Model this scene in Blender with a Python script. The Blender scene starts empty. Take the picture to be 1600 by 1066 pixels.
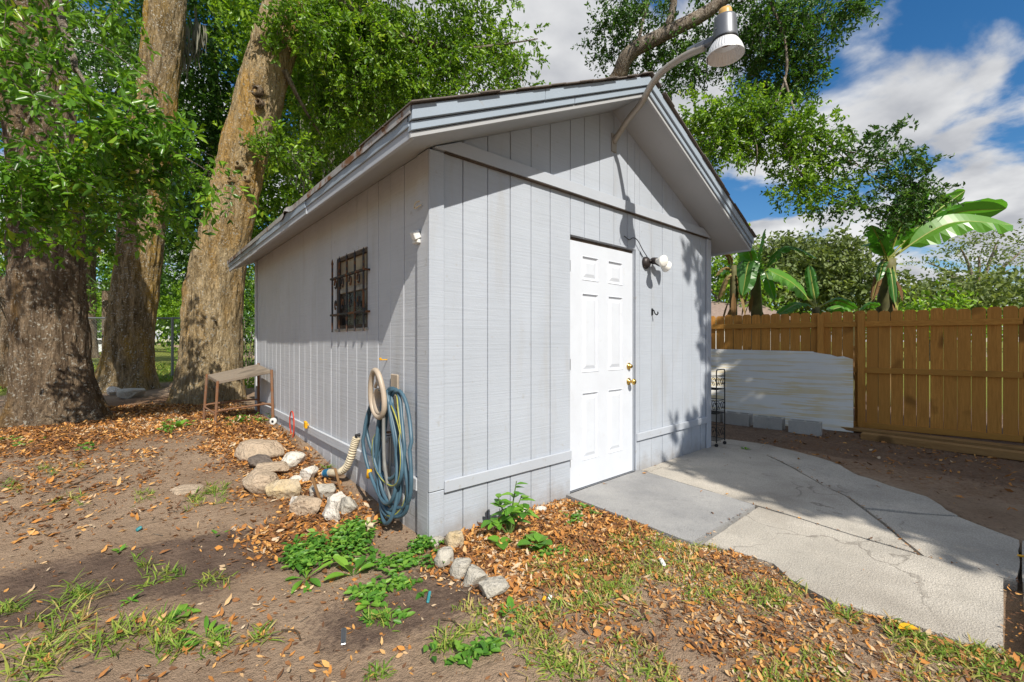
import bpy, bmesh, math, random
import numpy as np
from mathutils import Vector, Matrix
R = math.radians
scene = bpy.context.scene
C = scene.collection

# ------------------------------------------------------------------ camera
CAM = np.array([-1.3653, -2.3422, 1.218]); YAW = .7113; F = 684.64   # F in pixels of a 1600 px wide frame
FW = np.array([math.sin(YAW), math.cos(YAW), 0]); RT = np.array([math.cos(YAW), -math.sin(YAW), 0]); UP = np.array([0, 0, 1.])
cd = bpy.data.cameras.new('camera'); cam = bpy.data.objects.new('camera', cd); C.objects.link(cam)
cam.location = CAM; cam.rotation_euler = (R(90), 0, -YAW)
cd.sensor_width = 36; cd.lens = F / 1600 * 36; cd.clip_start = .05; cd.clip_end = 3000
scene.camera = cam

# ------------------------------------------------------------------ sky with clouds, sun, exposure
LIGHT = Vector((.295, .98, -1.0)).normalized()          # the way sunlight travels
SUN_EL = math.asin(-LIGHT.z); SUN_AZ = math.atan2(-LIGHT.x, -LIGHT.y)
world = bpy.data.worlds.new('World'); scene.world = world; world.use_nodes = True
nt = world.node_tree; nt.nodes.clear()
def N(t, typ, **kw):
    n = t.nodes.new(typ)
    for k, v in kw.items(): setattr(n, k, v)
    return n
out = N(nt, 'ShaderNodeOutputWorld'); bg = N(nt, 'ShaderNodeBackground'); bg.inputs[1].default_value = .085
sky = N(nt, 'ShaderNodeTexSky', sky_type='NISHITA', sun_disc=False, sun_elevation=SUN_EL, sun_rotation=SUN_AZ)
sky.air_density = 1.0; sky.dust_density = .3; sky.ozone_density = 3.0
hsv = N(nt, 'ShaderNodeHueSaturation'); hsv.inputs['Saturation'].default_value = 1.32; hsv.inputs['Value'].default_value = 1.15
nt.links.new(sky.outputs[0], hsv.inputs['Color'])
tc = N(nt, 'ShaderNodeTexCoord'); sp = N(nt, 'ShaderNodeSeparateXYZ'); nt.links.new(tc.outputs['Generated'], sp.inputs[0])
def math_(t, op, a, b=None, c=None, clamp=False):
    n = N(t, 'ShaderNodeMath', operation=op); n.use_clamp = clamp
    for i, x in enumerate((a, b, c)):
        if x is None: continue
        if isinstance(x, (int, float)): n.inputs[i].default_value = x
        else: t.links.new(x, n.inputs[i])
    return n.outputs[0]
zz = math_(nt, 'ADD', math_(nt, 'MAXIMUM', sp.outputs[2], 0.0), .16)
cb = N(nt, 'ShaderNodeCombineXYZ')
nt.links.new(math_(nt, 'DIVIDE', sp.outputs[0], zz), cb.inputs[0]); nt.links.new(math_(nt, 'DIVIDE', sp.outputs[1], zz), cb.inputs[1])
mp = N(nt, 'ShaderNodeMapping'); mp.inputs['Location'].default_value = (2.7, 9.3, 0); mp.inputs['Rotation'].default_value = (0, 0, R(25)); mp.inputs['Scale'].default_value = (1.25, 1.55, 1)
nt.links.new(cb.outputs[0], mp.inputs[0])
nz = N(nt, 'ShaderNodeTexNoise'); nz.inputs['Scale'].default_value = 1.15; nz.inputs['Detail'].default_value = 9; nz.inputs['Roughness'].default_value = .52; nz.inputs['Distortion'].default_value = .25
nt.links.new(mp.outputs[0], nz.inputs['Vector'])
cr = N(nt, 'ShaderNodeValToRGB'); cr.color_ramp.interpolation = 'EASE'
cr.color_ramp.elements[0].position = .44; cr.color_ramp.elements[1].position = .535
nt.links.new(nz.outputs[0], cr.inputs[0])
nz2 = N(nt, 'ShaderNodeTexNoise'); nz2.inputs['Scale'].default_value = 2.1; nz2.inputs['Detail'].default_value = 6
nt.links.new(mp.outputs[0], nz2.inputs['Vector'])
cc = N(nt, 'ShaderNodeValToRGB'); cc.color_ramp.elements[0].position = .36; cc.color_ramp.elements[1].position = .64
cc.color_ramp.elements[0].color = (4.6, 4.75, 5.1, 1); cc.color_ramp.elements[1].color = (8.0, 8.05, 8.1, 1)
nt.links.new(nz2.outputs[0], cc.inputs[0])
mx = N(nt, 'ShaderNodeMix', data_type='RGBA')
nt.links.new(cr.outputs[0], mx.inputs[0]); nt.links.new(hsv.outputs[0], mx.inputs[6]); nt.links.new(cc.outputs[0], mx.inputs[7])
nt.links.new(mx.outputs[2], bg.inputs[0]); nt.links.new(bg.outputs[0], out.inputs[0])
sl = bpy.data.lights.new('sun', 'SUN'); sl.energy = 5.0; sl.angle = R(.53); sl.color = (1, .94, .83)
sun = bpy.data.objects.new('sun', sl); C.objects.link(sun); sun.rotation_euler = LIGHT.to_track_quat('-Z', 'Y').to_euler(); sun.location = (-6, -18, 20)
scene.view_settings.view_transform = 'Standard'; scene.view_settings.look = 'None'; scene.view_settings.gamma = 1; scene.view_settings.use_curve_mapping = False
scene.view_settings.exposure = .33
scene.cycles.max_bounces = 8; scene.cycles.transparent_max_bounces = 8; scene.cycles.use_denoising = True

# ------------------------------------------------------------------ helpers
rng = np.random.default_rng(7); random.seed(7)
def sstep(a, b, x):
    t = np.clip((np.asarray(x, float) - a) / (b - a), 0, 1); return t * t * (3 - 2 * t)
def _h(ix, iy, iz, s):
    n = (ix * 374761393 + iy * 668265263 + iz * 2147483647 + s * 1274126177) & 0xffffffff
    n = ((n ^ (n >> 13)) * 1274126177) & 0xffffffff
    return ((n ^ (n >> 16)) & 0xffff) / 65535.
def noise3(x, y, z=0, s=0):
    x, y, z = np.broadcast_arrays(np.asarray(x, float), np.asarray(y, float), np.asarray(z, float))
    ix, iy, iz = np.floor(x).astype(np.int64), np.floor(y).astype(np.int64), np.floor(z).astype(np.int64)
    fx, fy, fz = x - ix, y - iy, z - iz
    fx, fy, fz = (t * t * (3 - 2 * t) for t in (fx, fy, fz)); r = 0
    for a in (0, 1):
        for b in (0, 1):
            for c in (0, 1):
                r = r + _h(ix + a, iy + b, iz + c, s) * (fx if a else 1 - fx) * (fy if b else 1 - fy) * (fz if c else 1 - fz)
    return r
def fbm(x, y, z=0, s=0, o=4):
    r = 0; a = .5; t = 0
    for k in range(o):
        r = r + a * noise3(np.asarray(x) * 2**k, np.asarray(y) * 2**k, np.asarray(z) * 2**k, s + k); t += a; a *= .5
    return r / t
def inpoly(x, y, poly):
    x = np.asarray(x, float); y = np.asarray(y, float); r = np.zeros(np.broadcast(x, y).shape, bool); n = len(poly)
    for i in range(n):
        (x0, y0), (x1, y1) = poly[i], poly[(i + 1) % n]
        c = ((y0 > y) != (y1 > y)) & (x < (x1 - x0) * (y - y0) / (y1 - y0 + 1e-12) + x0); r ^= c
    return r
PAD = [(1.20, .0), (1.17, -1.05), (2.12, -1.07), (2.24, .0)]
DRIVE = [(1.20, 0.0), (1.24, -1.12), (1.28, -1.28), (1.29, -1.46), (1.17, -1.57), (1.11, -1.77), (1.17, -1.98), (1.18, -2.18), (1.26, -2.33), (1.22, -3.2), (1.1, -4.5),
         (2.6, -4.5), (2.7, -3.2), (2.77, -2.36), (3.01, -2.07), (3.36, -1.87), (3.62, -1.37), (4.11, -1.01), (4.38, -.37), (4.32, .05), (4.38, 1.2), (4.3, 2.2), (3.6, 2.2), (3.6, 0.0)]
def gz(x, y):                                            # height of the ground
    x = np.asarray(x, float); y = np.asarray(y, float)
    z = -.015 + .15 * sstep(.5, 3.0, y) * sstep(2.0, 0.0, x) * sstep(-6, -.2, x) ** .5 - .135 * sstep(3.6, 6.8, x) * sstep(30, 8, x)
    z = z + .03 * sstep(.35, .0, np.abs(x + .0)) * sstep(.1, 1, y) * sstep(5.6, 5, y)
    return z
def gzd(x, y):
    x = np.asarray(x, float); y = np.asarray(y, float)
    far = sstep(60, 12, np.hypot(x, y))
    z = gz(x, y) + far * (.055 * (fbm(x * 1.1, y * 1.1, 0, 3) - .5) + .02 * (fbm(x * 6, y * 6, 0, 9) - .5))
    m = inpoly(x, y, DRIVE)
    return np.where(m, gz(x, y) - .05, z)
def ray(u, v): return FW + RT * (u - 800) / F + UP * (533 - v) / F
def at(u, v, dz=0):                                      # photo pixel -> point on the ground
    d = ray(u, v); z = 0.
    for _ in range(12):
        p = CAM + d * ((z - CAM[2]) / d[2]); z = .5 * z + .5 * (float(gz(p[0], p[1])) + dz)
    return p
def far(u, v, dep): return CAM + ray(u, v) * dep          # photo pixel at a distance along the view

def lin(r, g, b):
    f = lambda c: ((c / 255 + .055) / 1.055) ** 2.4 if c > 10 else c / 255 / 12.92
    return (f(r), f(g), f(b), 1)
def tagit(o, label=None, cat=None, group=None, kind=None):
    for k, v in (('label', label), ('category', cat), ('group', group), ('kind', kind)):
        if v: o[k] = v
    return o
def adopt(o, parent):
    C.objects.link(o)
    if parent is not None:
        o.parent = parent
        if parent.type == 'EMPTY': o.matrix_parent_inverse = Matrix.Translation(-Vector(parent.location))
    return o
def thing(name, label, cat, loc=(0, 0, 0), group=None):
    o = bpy.data.objects.new(name, None); o.location = Vector([float(a) for a in loc]); o.empty_display_size = .1; C.objects.link(o)
    return tagit(o, label, cat, group)

class MB:
    def __init__(s): s.v = []; s.f = []
    def add(s, vs, fs):
        k = len(s.v); s.v += [tuple(float(c) for c in p) for p in vs]; s.f += [tuple(i + k for i in f) for f in fs]; return s
    def hexa(s, p):                                       # p: 4 bottom, 4 top (same order)
        return s.add(p, [(3, 2, 1, 0), (4, 5, 6, 7), (0, 1, 5, 4), (1, 2, 6, 5), (2, 3, 7, 6), (3, 0, 4, 7)])
    def box(s, x0, x1, y0, y1, z0, z1):
        return s.hexa([(x0, y0, z0), (x1, y0, z0), (x1, y1, z0), (x0, y1, z0), (x0, y0, z1), (x1, y0, z1), (x1, y1, z1), (x0, y1, z1)])
    def obox(s, c, a, b, d):                              # centre and three half axes
        c, a, b, d = (np.array(t, float) for t in (c, a, b, d))
        return s.hexa([c - a - b - d, c + a - b - d, c + a + b - d, c - a + b - d, c - a - b + d, c + a - b + d, c + a + b + d, c - a + b + d])
    def prism(s, poly, off):                              # 3D polygon pushed along off
        n = len(poly); q = [np.array(p, float) for p in poly]; o = np.array(off, float)
        return s.add(q + [p + o for p in q], [tuple(range(n))[::-1], tuple(range(n, 2 * n))] + [(i, (i + 1) % n, n + (i + 1) % n, n + i) for i in range(n)])
    def tube(s, pts, r, n=8, cap=True):
        pts = [np.array(p, float) for p in pts]; m = len(pts); r = [r] * m if np.isscalar(r) else list(r)
        vs = []; prev = None
        for i, p in enumerate(pts):
            t = pts[min(i + 1, m - 1)] - pts[max(i - 1, 0)]; t = t / (np.linalg.norm(t) + 1e-12)
            if prev is None:
                a = np.array([0, 0, 1.]) if abs(t[2]) < .9 else np.array([1., 0, 0]); prev = np.cross(t, a)
            u = prev - t * (prev @ t); u /= np.linalg.norm(u) + 1e-12; w = np.cross(t, u); prev = u
            for k in range(n):
                q = 2 * math.pi * k / n; vs.append(p + r[i] * (math.cos(q) * u + math.sin(q) * w))
        fs = [(i * n + k, i * n + (k + 1) % n, (i + 1) * n + (k + 1) % n, (i + 1) * n + k) for i in range(m - 1) for k in range(n)]
        if cap: fs += [tuple(range(n))[::-1], tuple(range((m - 1) * n, m * n))]
        return s.add(vs, fs)
    def lathe(s, prof, org, axis=(0, 0, 1), n=24, closed=False):   # prof: (radius, along axis)
        ax = np.array(axis, float); ax /= np.linalg.norm(ax); a = np.array([0, 0, 1.]) if abs(ax[2]) < .9 else np.array([1., 0, 0])
        u = np.cross(ax, a); u /= np.linalg.norm(u); w = np.cross(ax, u); o = np.array(org, float); m = len(prof)
        vs = [o + ax * h + r * (math.cos(2 * math.pi * k / n) * u + math.sin(2 * math.pi * k / n) * w) for r, h in prof for k in range(n)]
        fs = [(i * n + k, i * n + (k + 1) % n, (i + 1) * n + (k + 1) % n, (i + 1) * n + k) for i in range(m - 1) for k in range(n)]
        if closed: fs += [tuple(range(n))[::-1], tuple(range((m - 1) * n, m * n))]
        return s.add(vs, fs)
    def blade(s, base, d, up, L, W, droop=.3, n=5, fold=.25, prof=None, side=0.):   # a curved leaf with a midrib
        base = np.array(base, float); d = np.array(d, float); d /= np.linalg.norm(d); up = np.array(up, float)
        sd = np.cross(d, up); sd /= np.linalg.norm(sd) + 1e-9; up = np.cross(sd, d)
        prof = prof or (lambda t: math.sin(math.pi * min(1, t * .93 + .05)) ** .8)
        vs = []; p = base.copy(); ang = 0
        for i in range(n + 1):
            t = i / n; w = W / 2 * prof(t)
            dd = d * math.cos(ang) - up * math.sin(ang); uu = up * math.cos(ang) + d * math.sin(ang)
            vs += [p - sd * w + uu * fold * w, p, p + sd * w + uu * fold * w]
            p = p + dd * L / n + sd * side * L / n; ang += droop / n
        fs = []
        for i in range(n):
            k = i * 3; fs += [(k, k + 1, k + 4, k + 3), (k + 1, k + 2, k + 5, k + 4)]
        return s.add(vs, fs)
    def build(s, name, mat, parent=None, smooth=False, bevel=0, seg=1):
        me = bpy.data.meshes.new(name); me.from_pydata(s.v, [], s.f); me.update()
        if smooth: me.polygons.foreach_set('use_smooth', [True] * len(me.polygons))
        o = bpy.data.objects.new(name, me); me.materials.append(mat); adopt(o, parent)
        if bevel:
            b = o.modifiers.new('bevel', 'BEVEL'); b.width = bevel; b.segments = seg; b.limit_method = 'ANGLE'; b.angle_limit = R(40)
        return o
def fastmesh(name, V, Fc, mat, parent=None, tint=None, smooth=False):
    V = np.asarray(V, np.float32); Fc = np.asarray(Fc, np.int32); k = Fc.shape[1]
    me = bpy.data.meshes.new(name); me.vertices.add(len(V)); me.vertices.foreach_set('co', V.ravel())
    me.loops.add(Fc.size); me.loops.foreach_set('vertex_index', Fc.ravel())
    me.polygons.add(len(Fc)); me.polygons.foreach_set('loop_start', np.arange(0, Fc.size, k, dtype=np.int32))
    me.polygons.foreach_set('loop_total', np.full(len(Fc), k, np.int32))
    me.update(calc_edges=True); me.validate()
    if tint is not None:
        a = me.attributes.new('tint', 'FLOAT', 'POINT'); a.data.foreach_set('value', np.asarray(tint, np.float32))
    if smooth: me.polygons.foreach_set('use_smooth', np.ones(len(me.polygons), bool))
    me.materials.append(mat); o = bpy.data.objects.new(name, me); adopt(o, parent); return o
def unit(a): return a / (np.linalg.norm(a, axis=-1, keepdims=True) + 1e-9)
def leafmesh(name, P, D, Nm, L, W, mat, parent=None, tint=None, fold=.25, curl=.15, quad=True, strip=False):
    """many leaves in one mesh: base points P, directions D, normals Nm, lengths L, widths W"""
    n = len(P); D = unit(D); S = unit(np.cross(D, Nm)); U = np.cross(S, D); L = np.broadcast_to(L, n)[:, None]; W = np.broadcast_to(W, n)[:, None]
    curl = np.broadcast_to(curl, n)[:, None]
    if strip:
        m1 = P + D * L * .33 - U * L * curl * .10; m2 = P + D * L * .70 - U * L * curl * .48; tp = P + D * L * (1 - .2 * np.abs(curl)) - U * L * curl
        V = np.stack([P, m1 + S * W * .5, m2 + S * W * .38, tp, m2 - S * W * .38, m1 - S * W * .5 + U * W * fold], 1)
        b = (np.arange(n) * 6)[:, None]; Fc = np.concatenate([b + [0, 1, 5], b + [1, 2, 4], b + [1, 4, 5], b + [2, 3, 4]], 0); k = 6
    elif quad:
        m1 = P + D * L * .36; m2 = P + D * L * .72 - U * L * curl * .4; tp = P + D * L - U * L * curl
        V = np.stack([P, m1 + S * W * .5 + U * W * fold, m2 + S * W * .36 + U * W * fold * .8, tp, m2 - S * W * .36 + U * W * fold * .8, m1 - S * W * .5 + U * W * fold], 1)
        b = (np.arange(n) * 6)[:, None]; Fc = np.concatenate([b + [0, 1, 2, 3], b + [0, 3, 4, 5]], 0); k = 6
    else:
        m1 = P + D * L * .5; tp = P + D * L - U * L * curl
        V = np.stack([P, m1 + S * W * .5 + U * W * fold, tp, m1 - S * W * .5 + U * W * fold], 1)
        b = (np.arange(n) * 4)[:, None]; Fc = np.concatenate([b + [0, 1, 2], b + [0, 2, 3]], 0); k = 4
    return fastmesh(name, V.reshape(-1, 3), Fc, mat, parent, None if tint is None else np.repeat(tint, k))
# ------------------------------------------------------------------ materials
class MT:                                                 # small wrapper around a node tree
    def __init__(s, name, rough=.7, spec=.3):
        s.m = bpy.data.materials.new(name); s.m.use_nodes = True; s.t = s.m.node_tree
        s.b = s.t.nodes['Principled BSDF']; s.b.inputs['Roughness'].default_value = rough; s.b.inputs['Specular IOR Level'].default_value = spec
        s.tc = N(s.t, 'ShaderNodeTexCoord').outputs['Object']
    def lk(s, a, b): s.t.links.new(a, b)
    def noise(s, scale=5, detail=5, rough=.55, vec=None, sc=None, dist=0, loc=None):
        n = N(s.t, 'ShaderNodeTexNoise'); n.inputs['Scale'].default_value = scale; n.inputs['Detail'].default_value = detail; n.inputs['Roughness'].default_value = rough; n.inputs['Distortion'].default_value = dist
        v = vec or s.tc
        if sc or loc:
            m = N(s.t, 'ShaderNodeMapping'); m.inputs['Scale'].default_value = sc or (1, 1, 1); m.inputs['Location'].default_value = loc or (0, 0, 0); s.lk(v, m.inputs[0]); v = m.outputs[0]
        s.lk(v, n.inputs['Vector']); return n.outputs[0]
    def vor(s, scale=5, feature='F1', sc=None, out='Distance'):
        n = N(s.t, 'ShaderNodeTexVoronoi'); n.feature = feature; n.inputs['Scale'].default_value = scale; v = s.tc
        if sc:
            m = N(s.t, 'ShaderNodeMapping'); m.inputs['Scale'].default_value = sc; s.lk(v, m.inputs[0]); v = m.outputs[0]
        s.lk(v, n.inputs['Vector']); return n.outputs[out]
    def ramp(s, fac, *stops):
        n = N(s.t, 'ShaderNodeValToRGB'); e = n.color_ramp.elements
        while len(e) < len(stops): e.new(.5)
        for el, (p, c) in zip(e, stops): el.position = p; el.color = c if not np.isscalar(c) else (c, c, c, 1)
        s.lk(fac, n.inputs[0]); return n.outputs[0]
    def mix(s, fac, a, b, mode='MIX'):
        n = N(s.t, 'ShaderNodeMix', data_type='RGBA', blend_type=mode)
        for i, x in ((0, fac), (6, a), (7, b)):
            if isinstance(x, (int, float)): n.inputs[i].default_value = x
            elif isinstance(x, tuple): n.inputs[i].default_value = x
            else: s.lk(x, n.inputs[i])
        return n.outputs[2]
    def attr(s, name): n = N(s.t, 'ShaderNodeAttribute'); n.attribute_name = name; return n.outputs['Fac']
    def island(s): return N(s.t, 'ShaderNodeNewGeometry').outputs['Random Per Island']
    def objrand(s): return N(s.t, 'ShaderNodeObjectInfo').outputs['Random']
    def math(s, op, a, b=None, clamp=False): return math_(s.t, op, a, b, None, clamp)
    def col(s, c):
        if isinstance(c, tuple): s.b.inputs['Base Color'].default_value = c
        else: s.lk(c, s.b.inputs['Base Color'])
        return s
    def rough(s, c): s.lk(c, s.b.inputs['Roughness']); return s
    def bump(s, h, strength=.3, dist=.01):
        n = N(s.t, 'ShaderNodeBump'); n.inputs['Strength'].default_value = strength; n.inputs['Distance'].default_value = dist; s.lk(h, n.inputs['Height']); s.lk(n.outputs[0], s.b.inputs['Normal']); return s
def g3(a): return (a, a, a, 1)

def paint(name, c, wear=(.30, .29, .27, 1), saw=True, rough=.62, amt=.5):
    m = MT(name, rough, .35)
    n1 = m.noise(2.2, 6, .6); n2 = m.noise(14, 5, .6, loc=(3, 1, 7))
    base = m.mix(m.ramp(n1, (.3, 0.), (.75, 1.)), c, tuple(x * .88 for x in c[:3]) + (1,))
    rnd = m.math('MULTIPLY', m.objrand(), .10); base = m.mix(rnd, base, tuple(x * .72 for x in c[:3]) + (1,))
    chips = m.math('MULTIPLY', m.ramp(n2, (.64, 0.), (.72, 1.)), amt)
    if saw:
        vd = m.vor(6.5); base = m.mix(m.math('MULTIPLY', m.ramp(vd, (.022, .75), (.03, 0.)), m.ramp(m.noise(2.3, 2), (.5, 0.), (.55, 1.))), base, (.07, .05, .04, 1))
        st = m.noise(3., 6, .65, sc=(1.4, 1.4, .22), loc=(9, 4, 2)); base = m.mix(m.math('MULTIPLY', m.ramp(st, (.55, 0.), (.72, 1.)), .30), base, (.30, .275, .235, 1))
        sz = N(m.t, 'ShaderNodeSeparateXYZ'); m.lk(m.tc, sz.inputs[0]); sp_ = m.math('ADD', m.math('MULTIPLY', sz.outputs[2], -2.6), m.math('MULTIPLY', m.noise(8, 6, .7), 1.0)); base = m.mix(m.math('MULTIPLY', m.ramp(sp_, (.10, 0.), (.55, 1.)), .5), base, (.20, .165, .13, 1))
    lines = m.noise(1, 4, .65, sc=(1.6, 1.6, 62))
    if saw:
        base = m.mix(m.math('MULTIPLY', m.ramp(lines, (.50, 0.), (.72, 1.)), .22), base, tuple(x * .68 for x in c[:3]) + (1,))
        m.bump(m.math('ADD', lines, m.math('MULTIPLY', m.noise(60, 3), .25)), .45, .006)
    else: m.bump(m.math('ADD', n2, m.math('MULTIPLY', m.noise(70, 3), .3)), .16, .006)
    m.col(m.mix(chips, base, wear)); return m.m
M = {}
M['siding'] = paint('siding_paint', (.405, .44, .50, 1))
M['siding_side_lit'] = paint('sunlit_side_paint', (.51, .53, .57, 1), amt=.7)  # same wall paint, lightened so the colour carries sunlight on the side wall
M['trim'] = paint('trim_paint', (.42, .45, .505, 1), saw=False, amt=.6)
M['fascia'] = paint('fascia_paint', (.31, .37, .445, 1), saw=False, amt=.45)
M['soffit'] = paint('soffit_paint', (.40, .41, .425, 1), saw=False, amt=.35)
m = MT('door_paint', .4, .45); m.col(m.mix(m.ramp(m.noise(5, 5), (.4, 0.), (.8, 1.)), m.mix(m.math('MULTIPLY', m.ramp(m.noise(11, 6, .7, loc=(2, 5, 1)), (.60, 0.), (.74, 1.)), .35), (.57, .60, .66, 1), (.40, .38, .35, 1)), (.53, .555, .61, 1))).bump(m.noise(90, 3), .05, .004); M['door'] = m.m
def metal(name, c, rough=.35, mtl=1., rust=None, ramt=(.5, .62), spec=.5, scale=18):
    m = MT(name, rough, spec); m.b.inputs['Metallic'].default_value = mtl
    n = m.noise(scale, 6, .6)
    if rust:
        f = m.ramp(n, (ramt[0], 0.), (ramt[1], 1.)); m.col(m.mix(f, c, m.mix(m.noise(50, 4), rust, tuple(x * .5 for x in rust[:3]) + (1,))))
        m.lk(m.math('SUBTRACT', mtl, m.math('MULTIPLY', f, mtl)), m.b.inputs['Metallic']); m.lk(m.math('ADD', m.math('MULTIPLY', f, .4), rough), m.b.inputs['Roughness'])
    else: m.col(m.mix(n, c, tuple(x * .8 for x in c[:3]) + (1,)))
    m.bump(n, .15, .003); return m.m
M['brass'] = metal('brass', (.75, .50, .14, 1), .2)
M['galv'] = metal('galvanised_steel', (.42, .43, .45, 1), .42)
M['arm'] = metal('lamp_arm_steel', (.36, .33, .29, 1), .5, .4, (.30, .22, .15, 1), (.58, .75))
M['lamp_dark'] = metal('lamp_head_grey', (.18, .19, .215, 1), .45, .5)
M['reflector'] = metal('ribbed_reflector', (.74, .74, .75, 1), .38, .35, (.42, .30, .18, 1), (.68, .8))
M['rust'] = metal('rusty_steel', (.20, .125, .085, 1), .75, .15, (.27, .125, .06, 1), (.35, .6), .3)
M['rust_edge'] = metal('rusted_drip_edge', (.36, .35, .35, 1), .6, .3, (.20, .10, .05, 1), (.50, .60), .3, 9)
M['black'] = metal('black_iron', (.018, .018, .02, 1), .5, .3)
M['grille'] = metal('rusted_black_grille', (.03, .03, .035, 1), .55, .3, (.20, .09, .04, 1), (.5, .58), .4, 14)
M['bronze'] = metal('dark_bronze_fixture', (.035, .028, .028, 1), .45, .3)
M['chain'] = metal('chain_link_wire', (.22, .23, .24, 1), .5, .6)
def plain(name, c, rough=.6, var=.25, scale=20, bump=.15, spec=.4, trans=0):
    m = MT(name, rough, spec); n = m.noise(scale, 5)
    m.col(m.mix(m.ramp(n, (.3, 0.), (.7, 1.)), c, tuple(x * (1 - var) for x in c[:3]) + (1,)))
    if bump: m.bump(n, bump, .004)
    return m.m
M['bulb'] = plain('white_lamp_glass', (.86, .85, .80, 1), .18, .05, 8, 0, .5)
M['photocell'] = plain('amber_photocell', (.62, .38, .12, 1), .4, .3, 12)
M['rubber'] = plain('black_wire', (.015, .015, .017, 1), .5)
M['hose'] = plain('blue_grey_hose', (.062, .125, .175, 1), .42, .35, 9, .08)
M['hose_stripe'] = plain('yellow_hose_stripe', (.42, .40, .07, 1), .45, .4, 25, .05)
M['hose_grey'] = plain('dusty_grey_hose', (.22, .22, .21, 1), .55, .3, 15, .1)
M['beige'] = plain('beige_plastic', (.50, .41, .32, 1), .45, .25, 9, .05)
M['cream'] = plain('cream_corrugated_pipe', (.58, .50, .36, 1), .5, .25, 14, .05)
M['pvc'] = plain('cream_pvc', (.66, .56, .38, 1), .4, .2, 20, .05)
M['blue'] = plain('blue_plastic', (.012, .13, .26, 1), .4, .3, 15, .05)
M['white_plastic'] = plain('white_plastic', (.70, .70, .68, 1), .4, .15, 15, .05)
M['red'] = plain('red_wire', (.55, .06, .03, 1), .5, .2, 30, 0)
M['yellow'] = plain('yellow_plastic', (.75, .38, .01, 1), .5, .2, 30, 0)
M['teal'] = plain('teal_plastic', (.04, .25, .28, 1), .4, .3, 20, 0)
M['dark_void'] = plain('dark_interior', (.02, .019, .018, 1), .8, .3, 6, 0)
M['sash'] = plain('weathered_sash_paint', (.42, .40, .36, 1), .6, .5, 22, .2)
M['grime_shade_wood'] = plain('grimy_shade_wood', (.10, .07, .05, 1), .8, .6, 18, .3)  # grime on the window frame; also paints in shade at band and door head
m = MT('dusty_window_glass', .12, .6); n = m.noise(7, 6)
m.col(m.mix(m.ramp(n, (.35, 0.), (.75, 1.)), (.015, .018, .02, 1), (.13, .115, .09, 1))).rough(m.ramp(n, (.3, .08), (.8, .5))); M['glass'] = m.m
m = MT('dirty_upper_pane', .3, .5); m.col(m.mix(m.ramp(m.noise(5, 6), (.3, 0.), (.7, 1.)), (.42, .34, .23, 1), (.20, .16, .11, 1))); M['dirty_pane'] = m.m

def wood(name, c, dark, along=(1, 1, 12), scale=4, rough=.75, rings=True, cell=0):
    m = MT(name, rough, .25); sc = tuple(1. / a * 12 for a in along)
    loc = N(m.t, 'ShaderNodeVectorMath', operation='ADD'); m.lk(m.tc, loc.inputs[0])
    rv = N(m.t, 'ShaderNodeCombineXYZ'); r = m.math('MULTIPLY', m.objrand(), 37.); m.lk(r, rv.inputs[0]); m.lk(r, rv.inputs[1]); m.lk(r, rv.inputs[2]); m.lk(rv.outputs[0], loc.inputs[1])
    g = m.noise(scale, 6, .6, vec=loc.outputs[0], sc=sc, dist=.6); g2 = m.noise(scale * 6, 4, .6, vec=loc.outputs[0], sc=sc)
    kn = m.noise(2.6, 2, .4, vec=loc.outputs[0])
    c1 = m.mix(m.ramp(g, (.3, 0.), (.7, 1.)), c, dark); c1 = m.mix(m.math('MULTIPLY', m.ramp(g2, (.45, 0.), (.75, 1.)), .35), c1, tuple(x * .5 for x in dark[:3]) + (1,))
    c1 = m.mix(m.ramp(kn, (.63, 0.), (.72, .8)), c1, tuple(x * .35 for x in dark[:3]) + (1,))
    v = m.math('MULTIPLY', m.objrand(), .75); c1 = m.mix(v, c1, tuple(x * .62 for x in c[:3]) + (1,))
    m.col(c1).bump(m.math('ADD', g, m.math('MULTIPLY', g2, .5)), .3, .006); return m.m
M['fence'] = wood('cedar_fence_wood', (.70, .34, .075, 1), (.42, .18, .036, 1))
M['fence_rail'] = wood('fence_rail_wood', (.66, .33, .07, 1), (.42, .18, .035, 1), along=(1, 12, 1))
M['bench_wood'] = wood('weathered_bench_plank', (.33, .27, .21, 1), (.18, .14, .105, 1), along=(12, 1, 1), scale=8)
M['lumber'] = wood('lumber', (.40, .24, .095, 1), (.26, .14, .05, 1), along=(1, 12, 1))
M['stake'] = wood('stake_wood', (.32, .19, .09, 1), (.18, .09, .04, 1), scale=14)

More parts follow.
